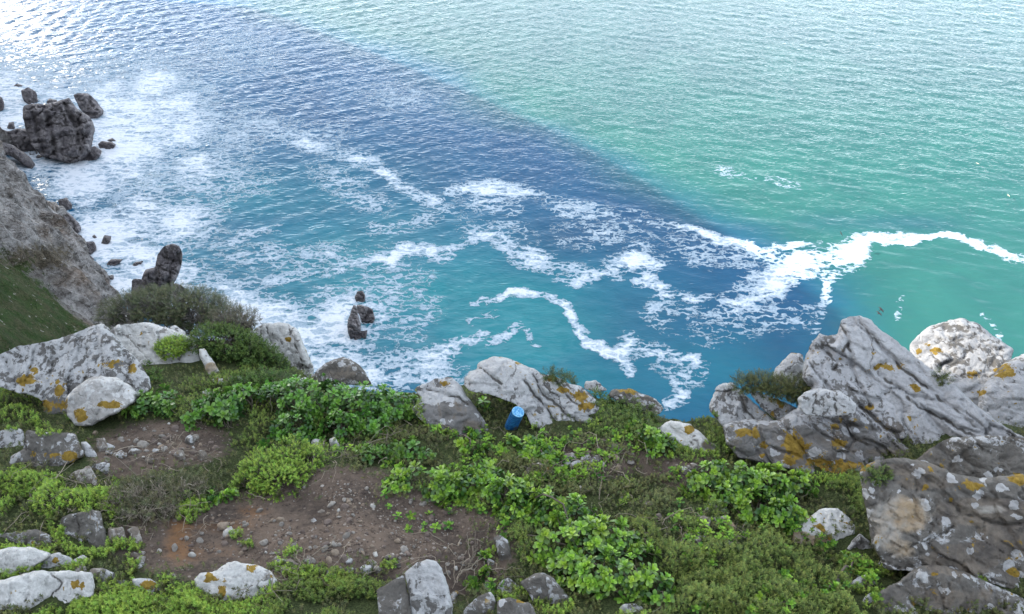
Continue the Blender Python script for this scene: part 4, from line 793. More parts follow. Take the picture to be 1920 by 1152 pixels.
rock('rock', [(973,1092),(996,1078),(1017,1072),(1038,1084),(1059,1110),(1076,1126),(1072,1134),(1056,1149),(1032,1150),(1004,1136),(986,1107)], M_SPOT, 'blocky dark rock with grey lichen spots under the largest leafy shrub', lean=0.7, bulge=0.26, facets=4)
rock('rock', [(898,1117),(920,1109),(929,1128),(924,1165),(856,1165),(876,1135)], M_SPOT, 'grey rock at the bottom edge, right of the split boulder', lean=0.7, bulge=0.28)
rock('rock', [(931,1126),(954,1120),(998,1132),(1020,1190),(932,1190)], M_SPOT, 'ochre streaked rock at the bottom edge below the pale lichen rock', lean=0.7, bulge=0.25)
rock('rock', [(582,828),(592,823),(608,826),(611,836),(598,840),(586,838)], M_WHITE, 'white flat stone in the ground cover, left one of a pair', lean=0.7, bulge=0.35)
rock('rock', [(617,823),(628,819),(641,842),(634,849),(621,843)], M_WHITE, 'bright white pointed stone in the ground cover, right one of a pair', lean=0.9, bulge=0.45)

# rocks in the surf
def srock(pts, label, cat='sea rock', lean=0.9, **k):
    k.setdefault('bulge', 0.42); k.setdefault('res', 2.6 if len(pts) > 8 else 2.2); k.setdefault('jit', 0.8); k.setdefault('facets', 7)
    rock('sea_rock', pts, M_WET, label, cat, None, lean=lean, seaside=True, back=0.5, rough=1.9, **k)
srock([(43,222),(43,199),(62,194),(86,196),(115,187),(130,184),(145,204),(167,217),(177,235),(172,256),(167,280),(154,293),(130,306),(104,297),(78,292),(60,271),(49,246)], 'largest dark sea stack in the white surf at the upper left, cleft into lobes', lean=1.6, res=2.2, bulge=.3, cracks=[([(88,200),(92,240),(104,292)],4,.09),([(118,195),(140,230),(150,285)],3.5,.07),([(60,205),(70,250),(80,285)],3,.05),([(100,225),(125,215),(150,235)],3,.04)])
srock([(137,178),(146,174),(167,176),(180,189),(195,207),(184,219),(172,224),(150,205)], 'dark boulders joined at the upper right of the largest sea stack', cracks=[([(168,182),(166,215)],2.5,.08)])
srock([(39,170),(52,164),(68,172),(72,191),(57,198),(44,190)], 'rounded grey sea rock just above the largest sea stack')
srock([(-10,240),(16,246),(34,241),(54,241),(68,275),(72,289),(52,290),(26,283),(-10,270)], 'low dark rocks linking the largest sea stack to the left shore', cracks=[([(10,245),(30,280)],3,.06)])
srock([(-10,263),(20,270),(39,282),(55,293),(66,308),(60,318),(47,311),(26,296),(-10,280)], 'dark wedge of shore rock between the sea stack and the headland')
srock([(184,270),(190,264),(212,267),(218,272),(208,283),(187,281)], 'flat dark rock awash right of the largest sea stack')
srock([(200,263),(211,259),(219,265),(212,270)], 'tiny dark rock farthest right of the largest sea stack')
srock([(149,292),(160,280),(177,273),(191,283),(184,296),(167,306),(150,306)], 'wet grey rock streaming with white water at the foot of the largest sea stack')
srock([(13,240),(17,229),(26,229),(29,241),(20,246)], 'small dark knob left of the largest sea stack')
srock([(-10,176),(4,182),(8,195),(5,207),(-10,214)], 'grey rock half cut by the left edge above the sea stack')
srock([(24,163),(32,156),(43,160),(38,166)], 'small dark rock awash near the upper left edge')
srock([(66,296),(72,289),(83,293),(80,300),(70,301)], 'small dark rock in foam below the largest sea stack')
srock([(86,193),(93,185),(106,187),(108,196),(96,199)], 'small dark rock behind the top of the largest sea stack')
srock([(108,375),(125,370),(136,384),(131,399),(115,396)], 'round dark boulder at the water line under the headland, uppermost of a row')
srock([(107,391),(130,400),(148,418),(152,428),(141,443),(130,448),(122,420)], 'long dark boulder at the water line under the headland, second of a row', cracks=[([(118,398),(135,420),(140,440)],2.5,.06)])
srock([(133,448),(146,441),(160,449),(157,464),(145,467)], 'dark boulder third of the row under the headland')
srock([(150,467),(159,454),(177,453),(181,467),(167,480),(153,477)], 'blocky brown grey boulder fourth of the row under the headland')
srock([(156,479),(169,477),(179,488),(168,493)], 'small dark boulder last of the row under the headland')
srock([(188,459),(195,441),(208,443),(207,454),(198,463)], 'upright grey rock standing alone in the foam near the headland')
srock([(199,499),(208,485),(231,486),(224,494),(206,504)], 'flat dark rock in the foam, left one of two below the upright rock')
srock([(241,502),(253,492),(269,490),(259,502)], 'flat dark rock in the foam, right one of two below the upright rock')
srock([(198,518),(213,516),(214,530),(204,530)], 'dark rock at the foot of the headland nearest the slender stack')
srock([(173,443),(178,440),(185,449),(177,452)], 'tiny dark rock beside the blocky boulder under the headland')
srock([(297,475),(307,462),(325,456),(337,462),(342,475),(339,496),(334,511),(324,530),(321,550),(307,566),(280,590),(260,590),(263,556),(266,519),(273,506),(290,501),(294,485)], 'slender leaning sea stack of jointed blocks beyond the dark bushes', lean=2.2, anchor=(300,590), res=2.0, bulge=.3, cracks=[([(297,478),(340,492)],2.5,.05),([(290,500),(330,515)],2.5,.05),([(293,505),(297,560)],2.5,.05),([(318,500),(316,540)],2.5,.05),([(266,520),(318,532)],2.5,.05)])
srock([(248,524),(266,523),(277,563),(262,592),(250,590),(246,548)], 'pale grey slab leaning against the left of the slender sea stack', lean=2.0)
srock([(235,548),(246,550),(252,580),(237,578)], 'small dark rock left of the pale leaning slab')
srock([(319,540),(328,530),(350,542),(353,560),(330,562)], 'low dark rock at the right foot of the slender sea stack')
srock([(665,558),(670,547),(679,545),(685,554),(684,568),(671,571)], 'round dark rock in the cove, top one of a cluster of four', res=1.8)
srock([(668,572),(679,571),(699,580),(703,598),(695,613),(681,613),(676,595),(670,586)], 'broad dark rock in the cove, right hand one of the cluster of four', res=1.8, cracks=[([(690,578),(680,605)],2,.05)])
srock([(652,600),(662,572),(668,574),(671,590),(677,608),(677,642),(660,642),(651,621)], 'long dark rock in the cove, left hand one of the cluster of four', res=1.8, cracks=[([(658,590),(672,608)],2,.06)])
srock([(676,621),(689,619),(685,638),(679,643)], 'small dark rock in the cove, lowest one of the cluster of four', res=1.8)

# ---------------------------------------------------------------- plants
from mathutils.bvhtree import BVHTree
cm_ = (np.abs(GX) < 3.7) & (GY > 1.0) & (GY < 5.2)
ri, ci = np.where(cm_.all(1))[0] if False else np.where((gys > 1.0) & (gys < 5.2))[0], np.where(np.abs(gxs) < 3.75)[0]
GV = np.stack([GX, GY, GZ], -1)[ri[0]:ri[-1]+1:2, ci[0]:ci[-1]+1:2]
VB = [GV.reshape(-1, 3)]; FB_ = [gridfaces(*GV.shape[:2])]; FB_[0] = np.concatenate([FB_[0][:, [0, 1, 2]], FB_[0][:, [0, 2, 3]]]); nv_ = len(VB[0])
gbvh = BVHTree.FromPolygons(VB[0].tolist(), FB_[0].tolist(), all_triangles=True)
for v_, f_ in SURF:
    VB.append(v_); FB_.append(f_+nv_); nv_ += len(v_)
bvh = BVHTree.FromPolygons(np.concatenate(VB).tolist(), np.concatenate(FB_).tolist(), all_triangles=True)
def hits(P2, ground_only=False):
    D = ray(P2[:, 0], P2[:, 1]); D /= np.linalg.norm(D, axis=1)[:, None]
    o = Vector(CAM); R = np.full((len(P2), 3), np.nan); Nn = np.tile([0, 0, 1.0], (len(P2), 1)); tr = gbvh if ground_only else bvh
    for i, d in enumerate(D):
        h, n, _, _ = tr.ray_cast(o, Vector(d), 9.0)
        if h is not None: R[i] = h; Nn[i] = n if n.z > 0 else -n
    return R, Nn
def inpoly(P2, poly):
    x, y = P2[:, 0], P2[:, 1]; ins = np.zeros(len(P2), bool); n = len(poly)
    for i in range(n):
        (a, b), (c, d) = poly[i], poly[(i+1) % n]
        if b != d: ins ^= ((b > y) != (d > y)) & (x < (c-a)*(y-b)/(d-b)+a)
    return ins
def leaf(Ln, W, tilt, az, fold, curl, z0, seg=2):
    """one leaf blade: rows of three across, folded along its midrib and curling out from the stem"""
    rows = [(0, 0.06), (0.42, 0.66), (0.78, 1.0), (1.0, 0.18)] if seg == 2 else [(0, 0.2), (0.55, 1.0), (1.0, 0.1)]
    pts = []; x = z = 0.0; prev = 0; a = tilt
    for s_, wd in rows:
        st = (s_-prev)*Ln; prev = s_; a2 = a+curl*s_
        x += st*math.sin(a2); z += st*math.cos(a2)
        hw = wd*W*0.5
        up = (-math.cos(a2), math.sin(a2))
        pts += [(x+up[0]*hw*fold, -hw, z+up[1]*hw*fold), (x, 0, z), (x+up[0]*hw*fold, hw, z+up[1]*hw*fold)]
    P = np.array(pts); c, s_ = math.cos(az), math.sin(az)
    V = np.stack([P[:, 0]*c-P[:, 1]*s_, P[:, 0]*s_+P[:, 1]*c, P[:, 2]+z0], -1)
    F = []
    for r in range(len(rows)-1):
        i = r*3; F += [(i, i+3, i+4), (i, i+4, i+1), (i+1, i+4, i+5), (i+1, i+5, i+2)]
    return V, np.array(F)
def cat_parts(parts):
    V, F, A = [], [], []; n = 0
    for v, f, a in parts: V.append(v); F.append(f+n); A.append(np.full(len(v), a)); n += len(v)
    return np.concatenate(V), np.concatenate(F), np.concatenate(A)
def rosette(sd):
    r = random.Random(sd); ps = []; az = r.random()*6.28
    for i in range(11):
        k = i/10; az += 2.4
        ps.append((*leaf((0.017+0.016*min(1, k*1.5))*r.uniform(.88, 1.12), 0.013+0.0065*k, math.radians(8+66*k+r.uniform(-8, 8)), az+r.uniform(-.2, .2), 0.35-0.15*k, math.radians(20+16*k), 0.012*(1-k)-0.004), 1-k))
    return cat_parts(ps)
def sprig(sd, n=13, Ln=0.0075, W=0.003, H=0.016, sp=1.0):
    r = random.Random(sd); ps = []; az = r.random()*6
    for i in range(n):
        k = i/(n-1); az += 2.4+r.uniform(-.3, .3)
        ps.append((*leaf(Ln*r.uniform(.75, 1.2), W, math.radians(18+52*(1-k)*sp+r.uniform(-12, 12)), az, 0.25, 0.5, H*k, seg=1), k))
    return cat_parts(ps)
ROS = [rosette(i) for i in range(6)]
SPR = [sprig(i) for i in range(6)]
SPB = [sprig(20+i, n=11, Ln=0.012, W=0.0042, H=0.026) for i in range(5)]      # bushier, bigger leaves
SPN = [sprig(40+i, n=15, Ln=0.011, W=0.0018, H=0.030, sp=.8) for i in range(5)]    # needle like
def frames(Zax, spin):
    Zax = Zax/np.linalg.norm(Zax, axis=1)[:, None]
    ref = np.where(np.abs(Zax[:, 2:3]) > 0.9, np.array([[1, 0, 0.0]]), np.array([[0, 0, 1.0]]))
    X_ = np.cross(ref, Zax); X_ /= np.linalg.norm(X_, axis=1)[:, None]; Y_ = np.cross(Zax, X_)
    c, s_ = np.cos(spin)[:, None], np.sin(spin)[:, None]
    return np.stack([X_*c+Y_*s_, -X_*s_+Y_*c, Zax], -1)
def instance(tmpl, pos, ax, sc, lo, hi, shade):
    """join many copies of small leaf clusters into one foliage mesh; colour runs lo to hi by leaf age plus shade painted per cluster"""
    Vs, Fs, Cs = [], [], []; n = 0
    ids = rng.integers(0, len(tmpl), len(pos)); M = frames(ax, rng.uniform(0, 6.283, len(pos)))
    for k, (tv_, tf, ta) in enumerate(tmpl):
        ii = np.where(ids == k)[0]
        if not len(ii): continue
        W_ = np.einsum('nij,vj->nvi', M[ii], tv_)*sc[ii, None, None]+pos[ii, None, :]
        Vs.append(W_.reshape(-1, 3)); Fs.append((tf[None]+(np.arange(len(ii))*len(tv_))[:, None, None]+n).reshape(-1, 3))
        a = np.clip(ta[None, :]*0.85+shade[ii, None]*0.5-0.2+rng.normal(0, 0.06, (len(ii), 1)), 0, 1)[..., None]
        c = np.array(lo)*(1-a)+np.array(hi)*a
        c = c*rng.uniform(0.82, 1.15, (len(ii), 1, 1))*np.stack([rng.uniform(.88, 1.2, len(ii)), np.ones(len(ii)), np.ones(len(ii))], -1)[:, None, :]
        Cs.append(c.reshape(-1, 3)); n += len(ii)*len(tv_)
    return np.concatenate(Vs), np.concatenate(Fs), np.concatenate(Cs)
def tubes(paths, rad, cols_):
    Vs, Fs, Cs = [], [], []; n = 0
    for pth, r0, c in zip(paths, rad, cols_):
        pth = np.asarray(pth); m = len(pth)
        tg = np.gradient(pth, axis=0); tg /= np.linalg.norm(tg, axis=1)[:, None]+1e-9
        a = np.cross(tg, [0.31, 0.47, 0.82]); a /= np.linalg.norm(a, axis=1)[:, None]+1e-9; b = np.cross(tg, a)
        rr = r0*np.linspace(1, 0.45, m)[:, None]
        ring = [pth+rr*(a*math.cos(q_)+b*math.sin(q_)) for q_ in (0, 1.571, 3.142, 4.712)]
        V = np.stack(ring, 1).reshape(-1, 3); i = np.arange(m-1)[:, None]*4
        for k in range(4):
            Fs.append(np.concatenate([i+k, i+(k+1) % 4, i+4+(k+1) % 4, i+4+k], 1)+n)
        Vs.append(V); Cs.append(np.tile(c, (len(V), 1))); n += len(V)
    return np.concatenate(Vs), np.concatenate(Fs), np.concatenate(Cs)
def curve(p0, p1, bend, m=7):
    t = np.linspace(0, 1, m)[:, None]; p0 = np.asarray(p0); p1 = np.asarray(p1)
    off = np.array([random.gauss(0, 1), random.gauss(0, 1), random.gauss(0.4, .8)])*bend*np.linalg.norm(p1-p0)
    w_ = np.array([[random.gauss(0, .05)*bend*3*np.linalg.norm(p1-p0) for _ in range(3)] for _ in range(m)]); w_[0] = w_[-1] = 0
    return p0+(p1-p0)*t+off*(4*t*(1-t))*0.5+w_
GREEN_LO, GREEN_HI = (0.0366, 0.1074, 0.0183), (0.2928, 0.5002, 0.0586)
def lobes_world(lobes, y=None, flat=0.85, surf=False):
    res = []
    for l in lobes:
        pxl, pyl, r = l[:3]
        if y is not None or len(l) > 3:
            yy_ = l[3] if len(l) > 3 else y
            d = ray(pxl, pyl); c = CAM+d*(yy_/d[1])
        else:
            h, _ = hits(np.array([[pxl, pyl+r*0.55]]), not surf); c = h[0]
            if np.isnan(c[0]): c = plane_hit(pxl, pyl+r*.55)
            rr = r*np.linalg.norm(c-CAM)/FPX; c = c+np.array([0, 0, rr*0.25])
        rr = r*np.linalg.norm(c-CAM)/FPX
        res.append((c, rr))
    return res
def shrub(name, label, cat, lobes, tmpl, size, dens, lo=GREEN_LO, hi=GREEN_HI, mat=None, y=None, group=None, twigc=(0.16, 0.135, 0.11), nst=0.5, inner=0.5, upb=0.55, rtw=0.0022, surf=False, parts=True, fl=0.8, axj=0.35, foliage='foliage'):
    W = lobes_world(lobes, y, surf=surf)
    base = np.mean([c for c, r in W], 0); base = base-np.array([0, 0, np.mean([r for c, r in W])*0.6])
    pos, ax, shd = [], [], []
    for c, r in W:
        n = int(dens*5.0*r*r/(size*size))+3
        d = rng.normal(0, 1, (n*2, 3)); d /= np.linalg.norm(d, axis=1)[:, None]; d = d[(d[:, 2] > -0.25)][:n]
        lay = rng.random(len(d)); rad = np.where(lay < inner, rng.uniform(.5, .85, len(d)), rng.uniform(.85, 1.08, len(d)))
        bmp = 1+0.16*vnoise(d*2.2+c*9, 5)
        p = c+d*(rad*bmp*r)[:, None]*np.array([1, 1, fl])
        keep = np.ones(len(p), bool)
        for c2, r2 in W:                                     # drop what lies deep inside a neighbouring lobe
            if c2 is not c: keep &= np.linalg.norm((p-c2)/np.array([1, 1, fl]), axis=1) > r2*0.62
        keep &= vnoise(p*(0.5/size)/2.2, 77) > -0.55
        pos.append(p[keep]); ax.append((d*np.array([1, 1, .8])+np.array([0, -0.08, upb])+rng.normal(0, axj, d.shape))[keep]); shd.append((np.where(lay < inner, -0.15, 0.55)+0.3*d[:, 2]+0.25*vnoise(p*14, 9))[keep])  # shade painted into leaf colour: darker inside the bush, lighter on top
    pos = np.concatenate(pos); ax = np.concatenate(ax); shd = np.concatenate(shd)
    root = empty(name, base); tag(root, label, cat, group)
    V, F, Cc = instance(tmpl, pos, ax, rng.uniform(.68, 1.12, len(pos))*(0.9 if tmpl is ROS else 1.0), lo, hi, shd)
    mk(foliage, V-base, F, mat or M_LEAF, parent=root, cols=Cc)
    if nst > 0:
        ii = rng.permutation(len(pos))[:int(len(pos)*nst)]
        pth, rad, cc = [], [], []
        for i in ii:
            c, r = min(W, key=lambda w_: np.linalg.norm(pos[i]-w_[0]))
            st = c+np.array([random.gauss(0, .25)*r, random.gauss(0, .25)*r, -0.55*r])
            pth.append(curve(st, pos[i]-0.3*size*ax[i]/np.linalg.norm(ax[i]), 0.22)); rad.append(rtw*random.uniform(.7, 1.5)); cc.append(np.array(twigc)*random.uniform(.6, 1.3))
        for (c, r) in W:
            pth.append(curve(base, c+np.array([0, 0, -0.4*r]), 0.3)); rad.append(rtw*2.2); cc.append(np.array(twigc)*.8)
        V, F, Cc = tubes(pth, rad, cc); mk('branches', V-base, F, M_TWIG, parent=root, cols=Cc)
    return root

shrub('leafy_shrub', 'largest bright green leafy shrub, spreading from the middle down to the bottom edge', 'shrub', [(1000,915,30),(1030,945,44),(1078,958,49),(1040,1000,53),(1095,1010,60),(1150,1005,49),(1125,1060,53),(1175,1070,49),(1228,1098,35),(1080,1060,42),(960,992,23),(1200,1040,28)], ROS, 0.036, 1.31)
shrub('leafy_shrub', 'bright leafy shrub above the bare soil, left of the half buried grey rock', 'shrub', [(770,888,30),(818,900,39),(868,898,42),(918,890,39),(950,920,39),(962,948,28),(738,905,16)], ROS, 0.036, 1.25)
shrub('leafy_shrub', 'bright leafy shrub at the foot of the big outcrop on the right', 'shrub', [(1305,905,28),(1340,885,37),(1390,898,44),(1440,900,44),(1490,915,42),(1530,940,28),(1420,940,39),(1470,958,35),(1370,932,32)], ROS, 0.036, 1.31)
shrub('leafy_shrub', 'large dark green leafy shrub along the cliff edge, left of the grey brown edge boulder', 'shrub', [(470,745,39),(515,742,46),(565,738,51),(620,732,53),(678,748,53),(728,755,46),(768,765,26),(560,790,39),(505,795,35),(640,795,39),(700,790,30)], ROS, 0.036, 1.31, lo=(0.0268, 0.0830, 0.0159), hi=(0.1586, 0.3538, 0.0488))
shrub('leafy_shrub', 'small leafed green shrub right of the smooth whitish boulder', 'shrub', [(272,758,26),(310,748,30),(350,762,32),(395,756,35),(430,748,35),(380,785,26),(430,790,28)], ROS, 0.036, 1.13, lo=(0.0366, 0.1037, 0.0195), hi=(0.1586, 0.3294, 0.0488))
shrub('leafy_shrub', 'low green sprigs around and behind the blue bottle', 'shrub', [(890,742,16),(915,737,18),(940,728,14),(968,726,13),(990,745,14),(995,768,9),(905,758,12)], ROS, 0.036, 1.13)
shrub('leafy_shrub', 'small leafy shrub just below the blue bottle', 'shrub', [(958,828,17),(990,838,21),(1020,850,23),(1000,825,15),(1035,862,14)], ROS, 0.036, 1.13)
shrub('leafy_shrub', 'small leafy shrub left of the pale pyramid shaped rock', 'shrub', [(1185,795,16),(1215,812,26),(1245,832,23),(1220,835,16)], ROS, 0.036, 1.19)
shrub('leafy_shrub', 'scattered tall sprigs below the grey brown edge boulder', 'shrub', [(815,805,9),(846,792,10),(872,808,9),(885,838,14),(893,815,10),(862,830,9)], ROS, 0.036, 1.03)
shrub('leafy_shrub', 'low green leafy clump right of the pair of white stones', 'shrub', [(690,852,21),(728,842,26),(768,842,23),(800,852,16)], ROS, 0.036, 1.13, hi=(0.1586, 0.3050, 0.0488))
shrub('leafy_shrub', 'few green sprigs round the tall narrow stone', 'shrub', [(912,1078,15),(905,1045,9),(928,1098,11),(890,1092,8)], ROS, 0.036, 1.03)
shrub('leafy_shrub', 'green leafy clump between the dry bush and the bright mound', 'shrub', [(410,915,16),(435,930,13),(395,935,12),(350,925,10)], ROS, 0.036, 1.03, lo=(0.0366, 0.1098, 0.0244))
shrub('leafy_shrub', 'bright leafy clump at the right end under the pale slab, bottom right', 'shrub', [(1565,1110,16),(1590,1050,12),(1540,1130,14),(1330,1140,12),(1415,1148,10),(1575,1150,14)], ROS, 0.036, 1.03)

# mounds of small leaved plants
MO_LO, MO_HI = (0.0671, 0.1281, 0.0195), (0.2666, 0.4103, 0.0610)
shrub('cushion_plant', 'bright yellow green mound beside the bare soil, below the large leafy shrub', 'cushion plant', [(500,872,46),(545,850,40),(470,900,28),(530,890,36),(585,855,24),(560,878,24)], SPR, 0.0125, 2.30, MO_LO, MO_HI, M_SPRIG, nst=.03, inner=.3)
shrub('cushion_plant', 'round green cushion growing on the pale split boulder', 'cushion plant', [(312,648,17),(332,643,19),(322,650,20),(345,640,10)], SPR, 0.0125, 2.76, MO_LO, MO_HI, M_SPRIG, nst=0, inner=.3, surf=True)
shrub('cushion_plant', 'green tuft growing in the dark diagonal crack of the left boulders', 'cushion plant', [(290,700,11),(294,712,9),(276,682,6)], SPR, 0.0125, 2.30, (0.0366, 0.0854, 0.0171), (0.1220, 0.2074, 0.0427), M_SPRIG, nst=0, surf=True)
# bushes on the rim behind the left boulders
shrub('scrub_bush', 'grey olive twiggy bush on the rim behind the left boulders', 'bush', [(215,592,26),(250,582,34),(290,576,40),(335,576,42),(375,584,42),(410,596,36),(345,600,40)], SPN, 0.021, 4.37, (0.0390, 0.0549, 0.0268), (0.1281, 0.1464, 0.0732), M_SPRIG, y=3.6, nst=.22, inner=.35, twigc=(0.2684, 0.2440, 0.2196), rtw=.0026)
shrub('scrub_bush', 'rounded grey brown bush on the rim left of the tall pale boulder', 'bush', [(425,600,28),(455,605,30),(440,622,28)], SPN, 0.021, 3.27, (0.0610, 0.0610, 0.0427), (0.1464, 0.1464, 0.0915), M_SPRIG, y=3.45, nst=.55, inner=.35, twigc=(0.2928, 0.2623, 0.2318), rtw=.0024)
shrub('scrub_bush', 'dense dark green bush left of the tall pale boulder', 'bush', [(392,640,28),(425,646,34),(462,660,32),(432,682,32),(480,690,24),(398,668,24),(492,672,24),(515,692,22)], SPB, 0.021, 5.02, (0.0220, 0.0512, 0.0122), (0.0915, 0.1525, 0.0317), M_SPRIG, y=3.25, nst=.1, inner=.35)
shrub('scrub_bush', 'low green bush at the foot of the tall pale boulder', 'bush', [(462,712,22),(492,708,26),(525,714,24),(552,722,18),(440,725,14)], SPB, 0.019, 2.53, (0.0305, 0.0732, 0.0171), (0.1037, 0.1830, 0.0427), M_SPRIG, nst=.1)
shrub('dry_bush', 'grey brown half dry bush full of bare twigs beside the soil hollow', 'bush', [(215,935,26),(250,920,32),(295,915,34),(340,910,30),(375,905,26),(270,955,28),(310,950,24),(240,960,20)], SPN, 0.018, 1.72, (0.0488, 0.0586, 0.0293), (0.1525, 0.1586, 0.0793), M_SPRIG, nst=.75, inner=.3, twigc=(0.3294, 0.2867, 0.2318), rtw=.0016, upb=.25, axj=.8)
shrub('scrub_bush', 'dark olive scrub on the rim left of the biggest ridge', 'bush', [(1395,724,18),(1425,724,22),(1460,732,24),(1492,734,22),(1525,722,20),(1555,716,20),(1500,748,15)], SPN, 0.019, 7, (0.0342, 0.0488, 0.0171), (0.1159, 0.1281, 0.0427), M_SPRIG, nst=.06, y=2.66, twigc=(0.2196, 0.1952, 0.1586))
shrub('scrub_bush', 'dark tuft in the gap between the biggest ridge and the sunlit boulder', 'bush', [(1775,712,11),(1790,728,10),(1762,703,8)], SPN, 0.019, 6, (0.0342, 0.0488, 0.0171), (0.1037, 0.1281, 0.0427), M_SPRIG, nst=0, surf=True)
shrub('cushion_plant', 'dark green cushion hanging on the biggest ridge above the tan patch', 'cushion plant', [(1635,888,13),(1652,882,13),(1645,898,10)], SPR, 0.0125, 2.53, (0.0366, 0.0671, 0.0171), (0.1220, 0.1769, 0.0427), M_SPRIG, nst=0, surf=True)
shrub('scrub_bush', 'green olive bush on the rim at the notch, right of the bottle boulder', 'bush', [(1120,745,14),(1150,752,18),(1180,760,20),(1210,775,20),(1190,785,20),(1235,788,14),(1160,775,18),(1225,800,14)], SPB, 0.017, 2.42, (0.0317, 0.0708, 0.0146), (0.1159, 0.1830, 0.0366), M_SPRIG, nst=.05)
shrub('cushion_plant', 'olive strip of scrub on top of the bottle boulder', 'cushion plant', [(1030,702,10),(1050,707,11),(1068,714,10)], SPN, 0.017, 6, (0.0342, 0.0549, 0.0171), (0.1037, 0.1342, 0.0427), M_SPRIG, nst=0, surf=True)

def mat_patch(label, polys, dens=0.05, h=0.03, lo=MO_LO, hi=MO_HI, tmpl=None, sz=1.0, gap=-0.35, ground_only=False):
    ps, ed = [], []
    for poly in polys:
        A = np.array(poly, float); mn, mx = A.min(0), A.max(0)
        n = int((mx-mn).prod()*dens)
        Q = mn+rng.random((n, 2))*(mx-mn); Q[:, 0] += 0; ok = inpoly(Q+np.stack([8*vnoise(np.c_[Q*0.05, 0*Q[:, :1]], 3), 8*vnoise(np.c_[Q*0.05, 0*Q[:, :1]], 4)], -1), poly); Q = Q[ok]
        ps.append(Q); ed.append(seg_dist(Q[:, 0], Q[:, 1], np.vstack([A, A[:1]])))
    Q = np.concatenate(ps); ed = np.concatenate(ed)
    P, Nn = hits(Q, ground_only); ok = ~np.isnan(P[:, 0]); P, Nn, ed = P[ok], Nn[ok], ed[ok]
    v = fbm(P, 9.0, 3, 61); keep = v > gap; P, Nn, v, ed = P[keep], Nn[keep], v[keep], ed[keep]
    lift = h*np.clip(0.35+0.9*v, 0.05, 1.3)*np.clip(ed/25, 0.15, 1)
    P[:, 2] += lift*rng.uniform(0.5, 1.0, len(P))
    ax = Nn*0.4+np.array([0, -.12, .7])+rng.normal(0, .3, P.shape)
    V, F, Cc = instance(tmpl or SPR, P, ax, rng.uniform(.7, 1.25, len(P))*sz, lo, hi, 0.25+0.9*v+rng.normal(0, .15, len(P)))
    o = mk('ground_cover', V, F, M_SPRIG, cols=Cc); tag(o, label, 'ground cover', None, 'stuff'); return o
DK_LO, DK_HI = (0.0488, 0.0830, 0.0195), (0.1754, 0.2519, 0.0488)
BR_LO, BR_HI = (0.0732, 0.0756, 0.0366), (0.1525, 0.1830, 0.0610)
mat_patch('bright green mat of small leaves at the left edge below the biggest boulder', [[(-20,720),(20,738),(60,750),(80,790),(118,808),(100,820),(60,810),(0,802),(-20,806)]], .075, .06)
mat_patch('wide bright green mat at the left edge above the bottom left rocks', [[(-20,872),(20,872),(60,886),(120,890),(124,915),(180,920),(225,905),(235,945),(215,985),(190,957),(150,958),(112,968),(105,1000),(70,992),(20,995),(-20,1002)],[(100,985),(118,1000),(125,1035),(105,1035)],[(330,950),(400,930),(385,970),(335,985)]], .08, .07)
mat_patch('green mat along the bottom left edge in front of the pale rocks', [[(60,1155),(100,1138),(180,1120),(250,1106),(300,1130),(335,1088),(365,1112),(400,1140),(470,1140),(510,1120),(520,1175),(0,1175)],[(160,1062),(200,1042),(245,1062),(262,1086),(215,1090),(190,1072)]], .075, .05, ground_only=True)
mat_patch('green mat at the bottom middle between the bluish boulder and the split boulder', [[(505,1122),(525,1096),(560,1082),(620,1096),(690,1084),(724,1098),(706,1130),(708,1175),(495,1175)]], .075, .05, DK_LO, DK_HI, ground_only=True)
mat_patch('wide dull green carpet of tiny leaves on the right, below the bright shrub', [[(1165,985),(1250,960),(1300,975),(1330,1000),(1385,1012),(1440,985),(1480,1030),(1590,1045),(1645,1060),(1600,1090),(1590,1120),(1620,1175),(1200,1175),(1260,1120),(1230,1060)]], .075, .085, DK_LO, (0.185,0.25,0.055), gap=-.22)
mat_patch('thin olive carpet over dark soil in the middle of the ledge', [[(1050,900),(1150,905),(1260,890),(1300,950),(1280,970),(1180,990),(1090,950),(1010,915)],[(640,845),(760,815),(830,825),(930,850),(1045,850),(1050,900),(1000,915),(900,870),(780,885),(700,895),(650,880)],[(690,800),(780,790),(830,815),(930,840),(1000,880),(900,870),(800,840),(720,830)],[(1040,820),(1110,810),(1150,830),(1180,850),(1160,880),(1110,845),(1060,845)]], .06, .03, BR_LO, BR_HI, gap=-.15)
mat_patch('green mat round the rim and foot of the right outcrop', [[(1280,785),(1325,765),(1345,785),(1310,803)],[(1325,798),(1350,800),(1368,840),(1390,862),(1350,868),(1322,830)],[(1545,905),(1600,882),(1628,900),(1632,962),(1612,1000),(1590,960),(1550,930)],[(1240,840),(1290,845),(1320,870),(1260,865)]], .08, .05, DK_LO, DK_HI)
mat_patch('green mat under the rim shrubs between the bottle and the notch', [[(1105,760),(1140,750),(1200,770),(1238,800),(1228,840),(1180,830),(1120,810)],[(1090,790),(1130,785),(1140,820),(1100,815)]], .08, .05, (0.0427, 0.0793, 0.0195), (0.1464, 0.2135, 0.0488))
mat_patch('green mat on the rim below the dark bush and the tall pale boulder', [[(300,728),(380,705),(470,690),(520,660),(590,700),(605,722),(450,738)]], .08, .05, DK_LO, DK_HI, ground_only=True)
mat_patch('sparse green growth beneath the leafy shrubs along the cliff edge', [[(210,780),(280,740),(450,735),(600,720),(780,740),(800,800),(700,830),(560,840),(450,850),(400,815),(300,800)]], .05, .03, DK_LO, DK_HI, gap=-.05)
mat_patch('sparse green growth beneath the shrubs at the lower middle', [[(950,1000),(1000,930),(1130,980),(1230,1060),(1260,1130),(1150,1130),(1060,1090),(980,1060)],[(760,900),(950,920),(980,980),(900,960),(800,925)],[(1280,920),(1400,930),(1530,960),(1480,985),(1380,980),(1290,950)],[(530,1050),(700,1080),(620,1100),(540,1085)]], .05, .03, DK_LO, DK_HI, gap=-.1)


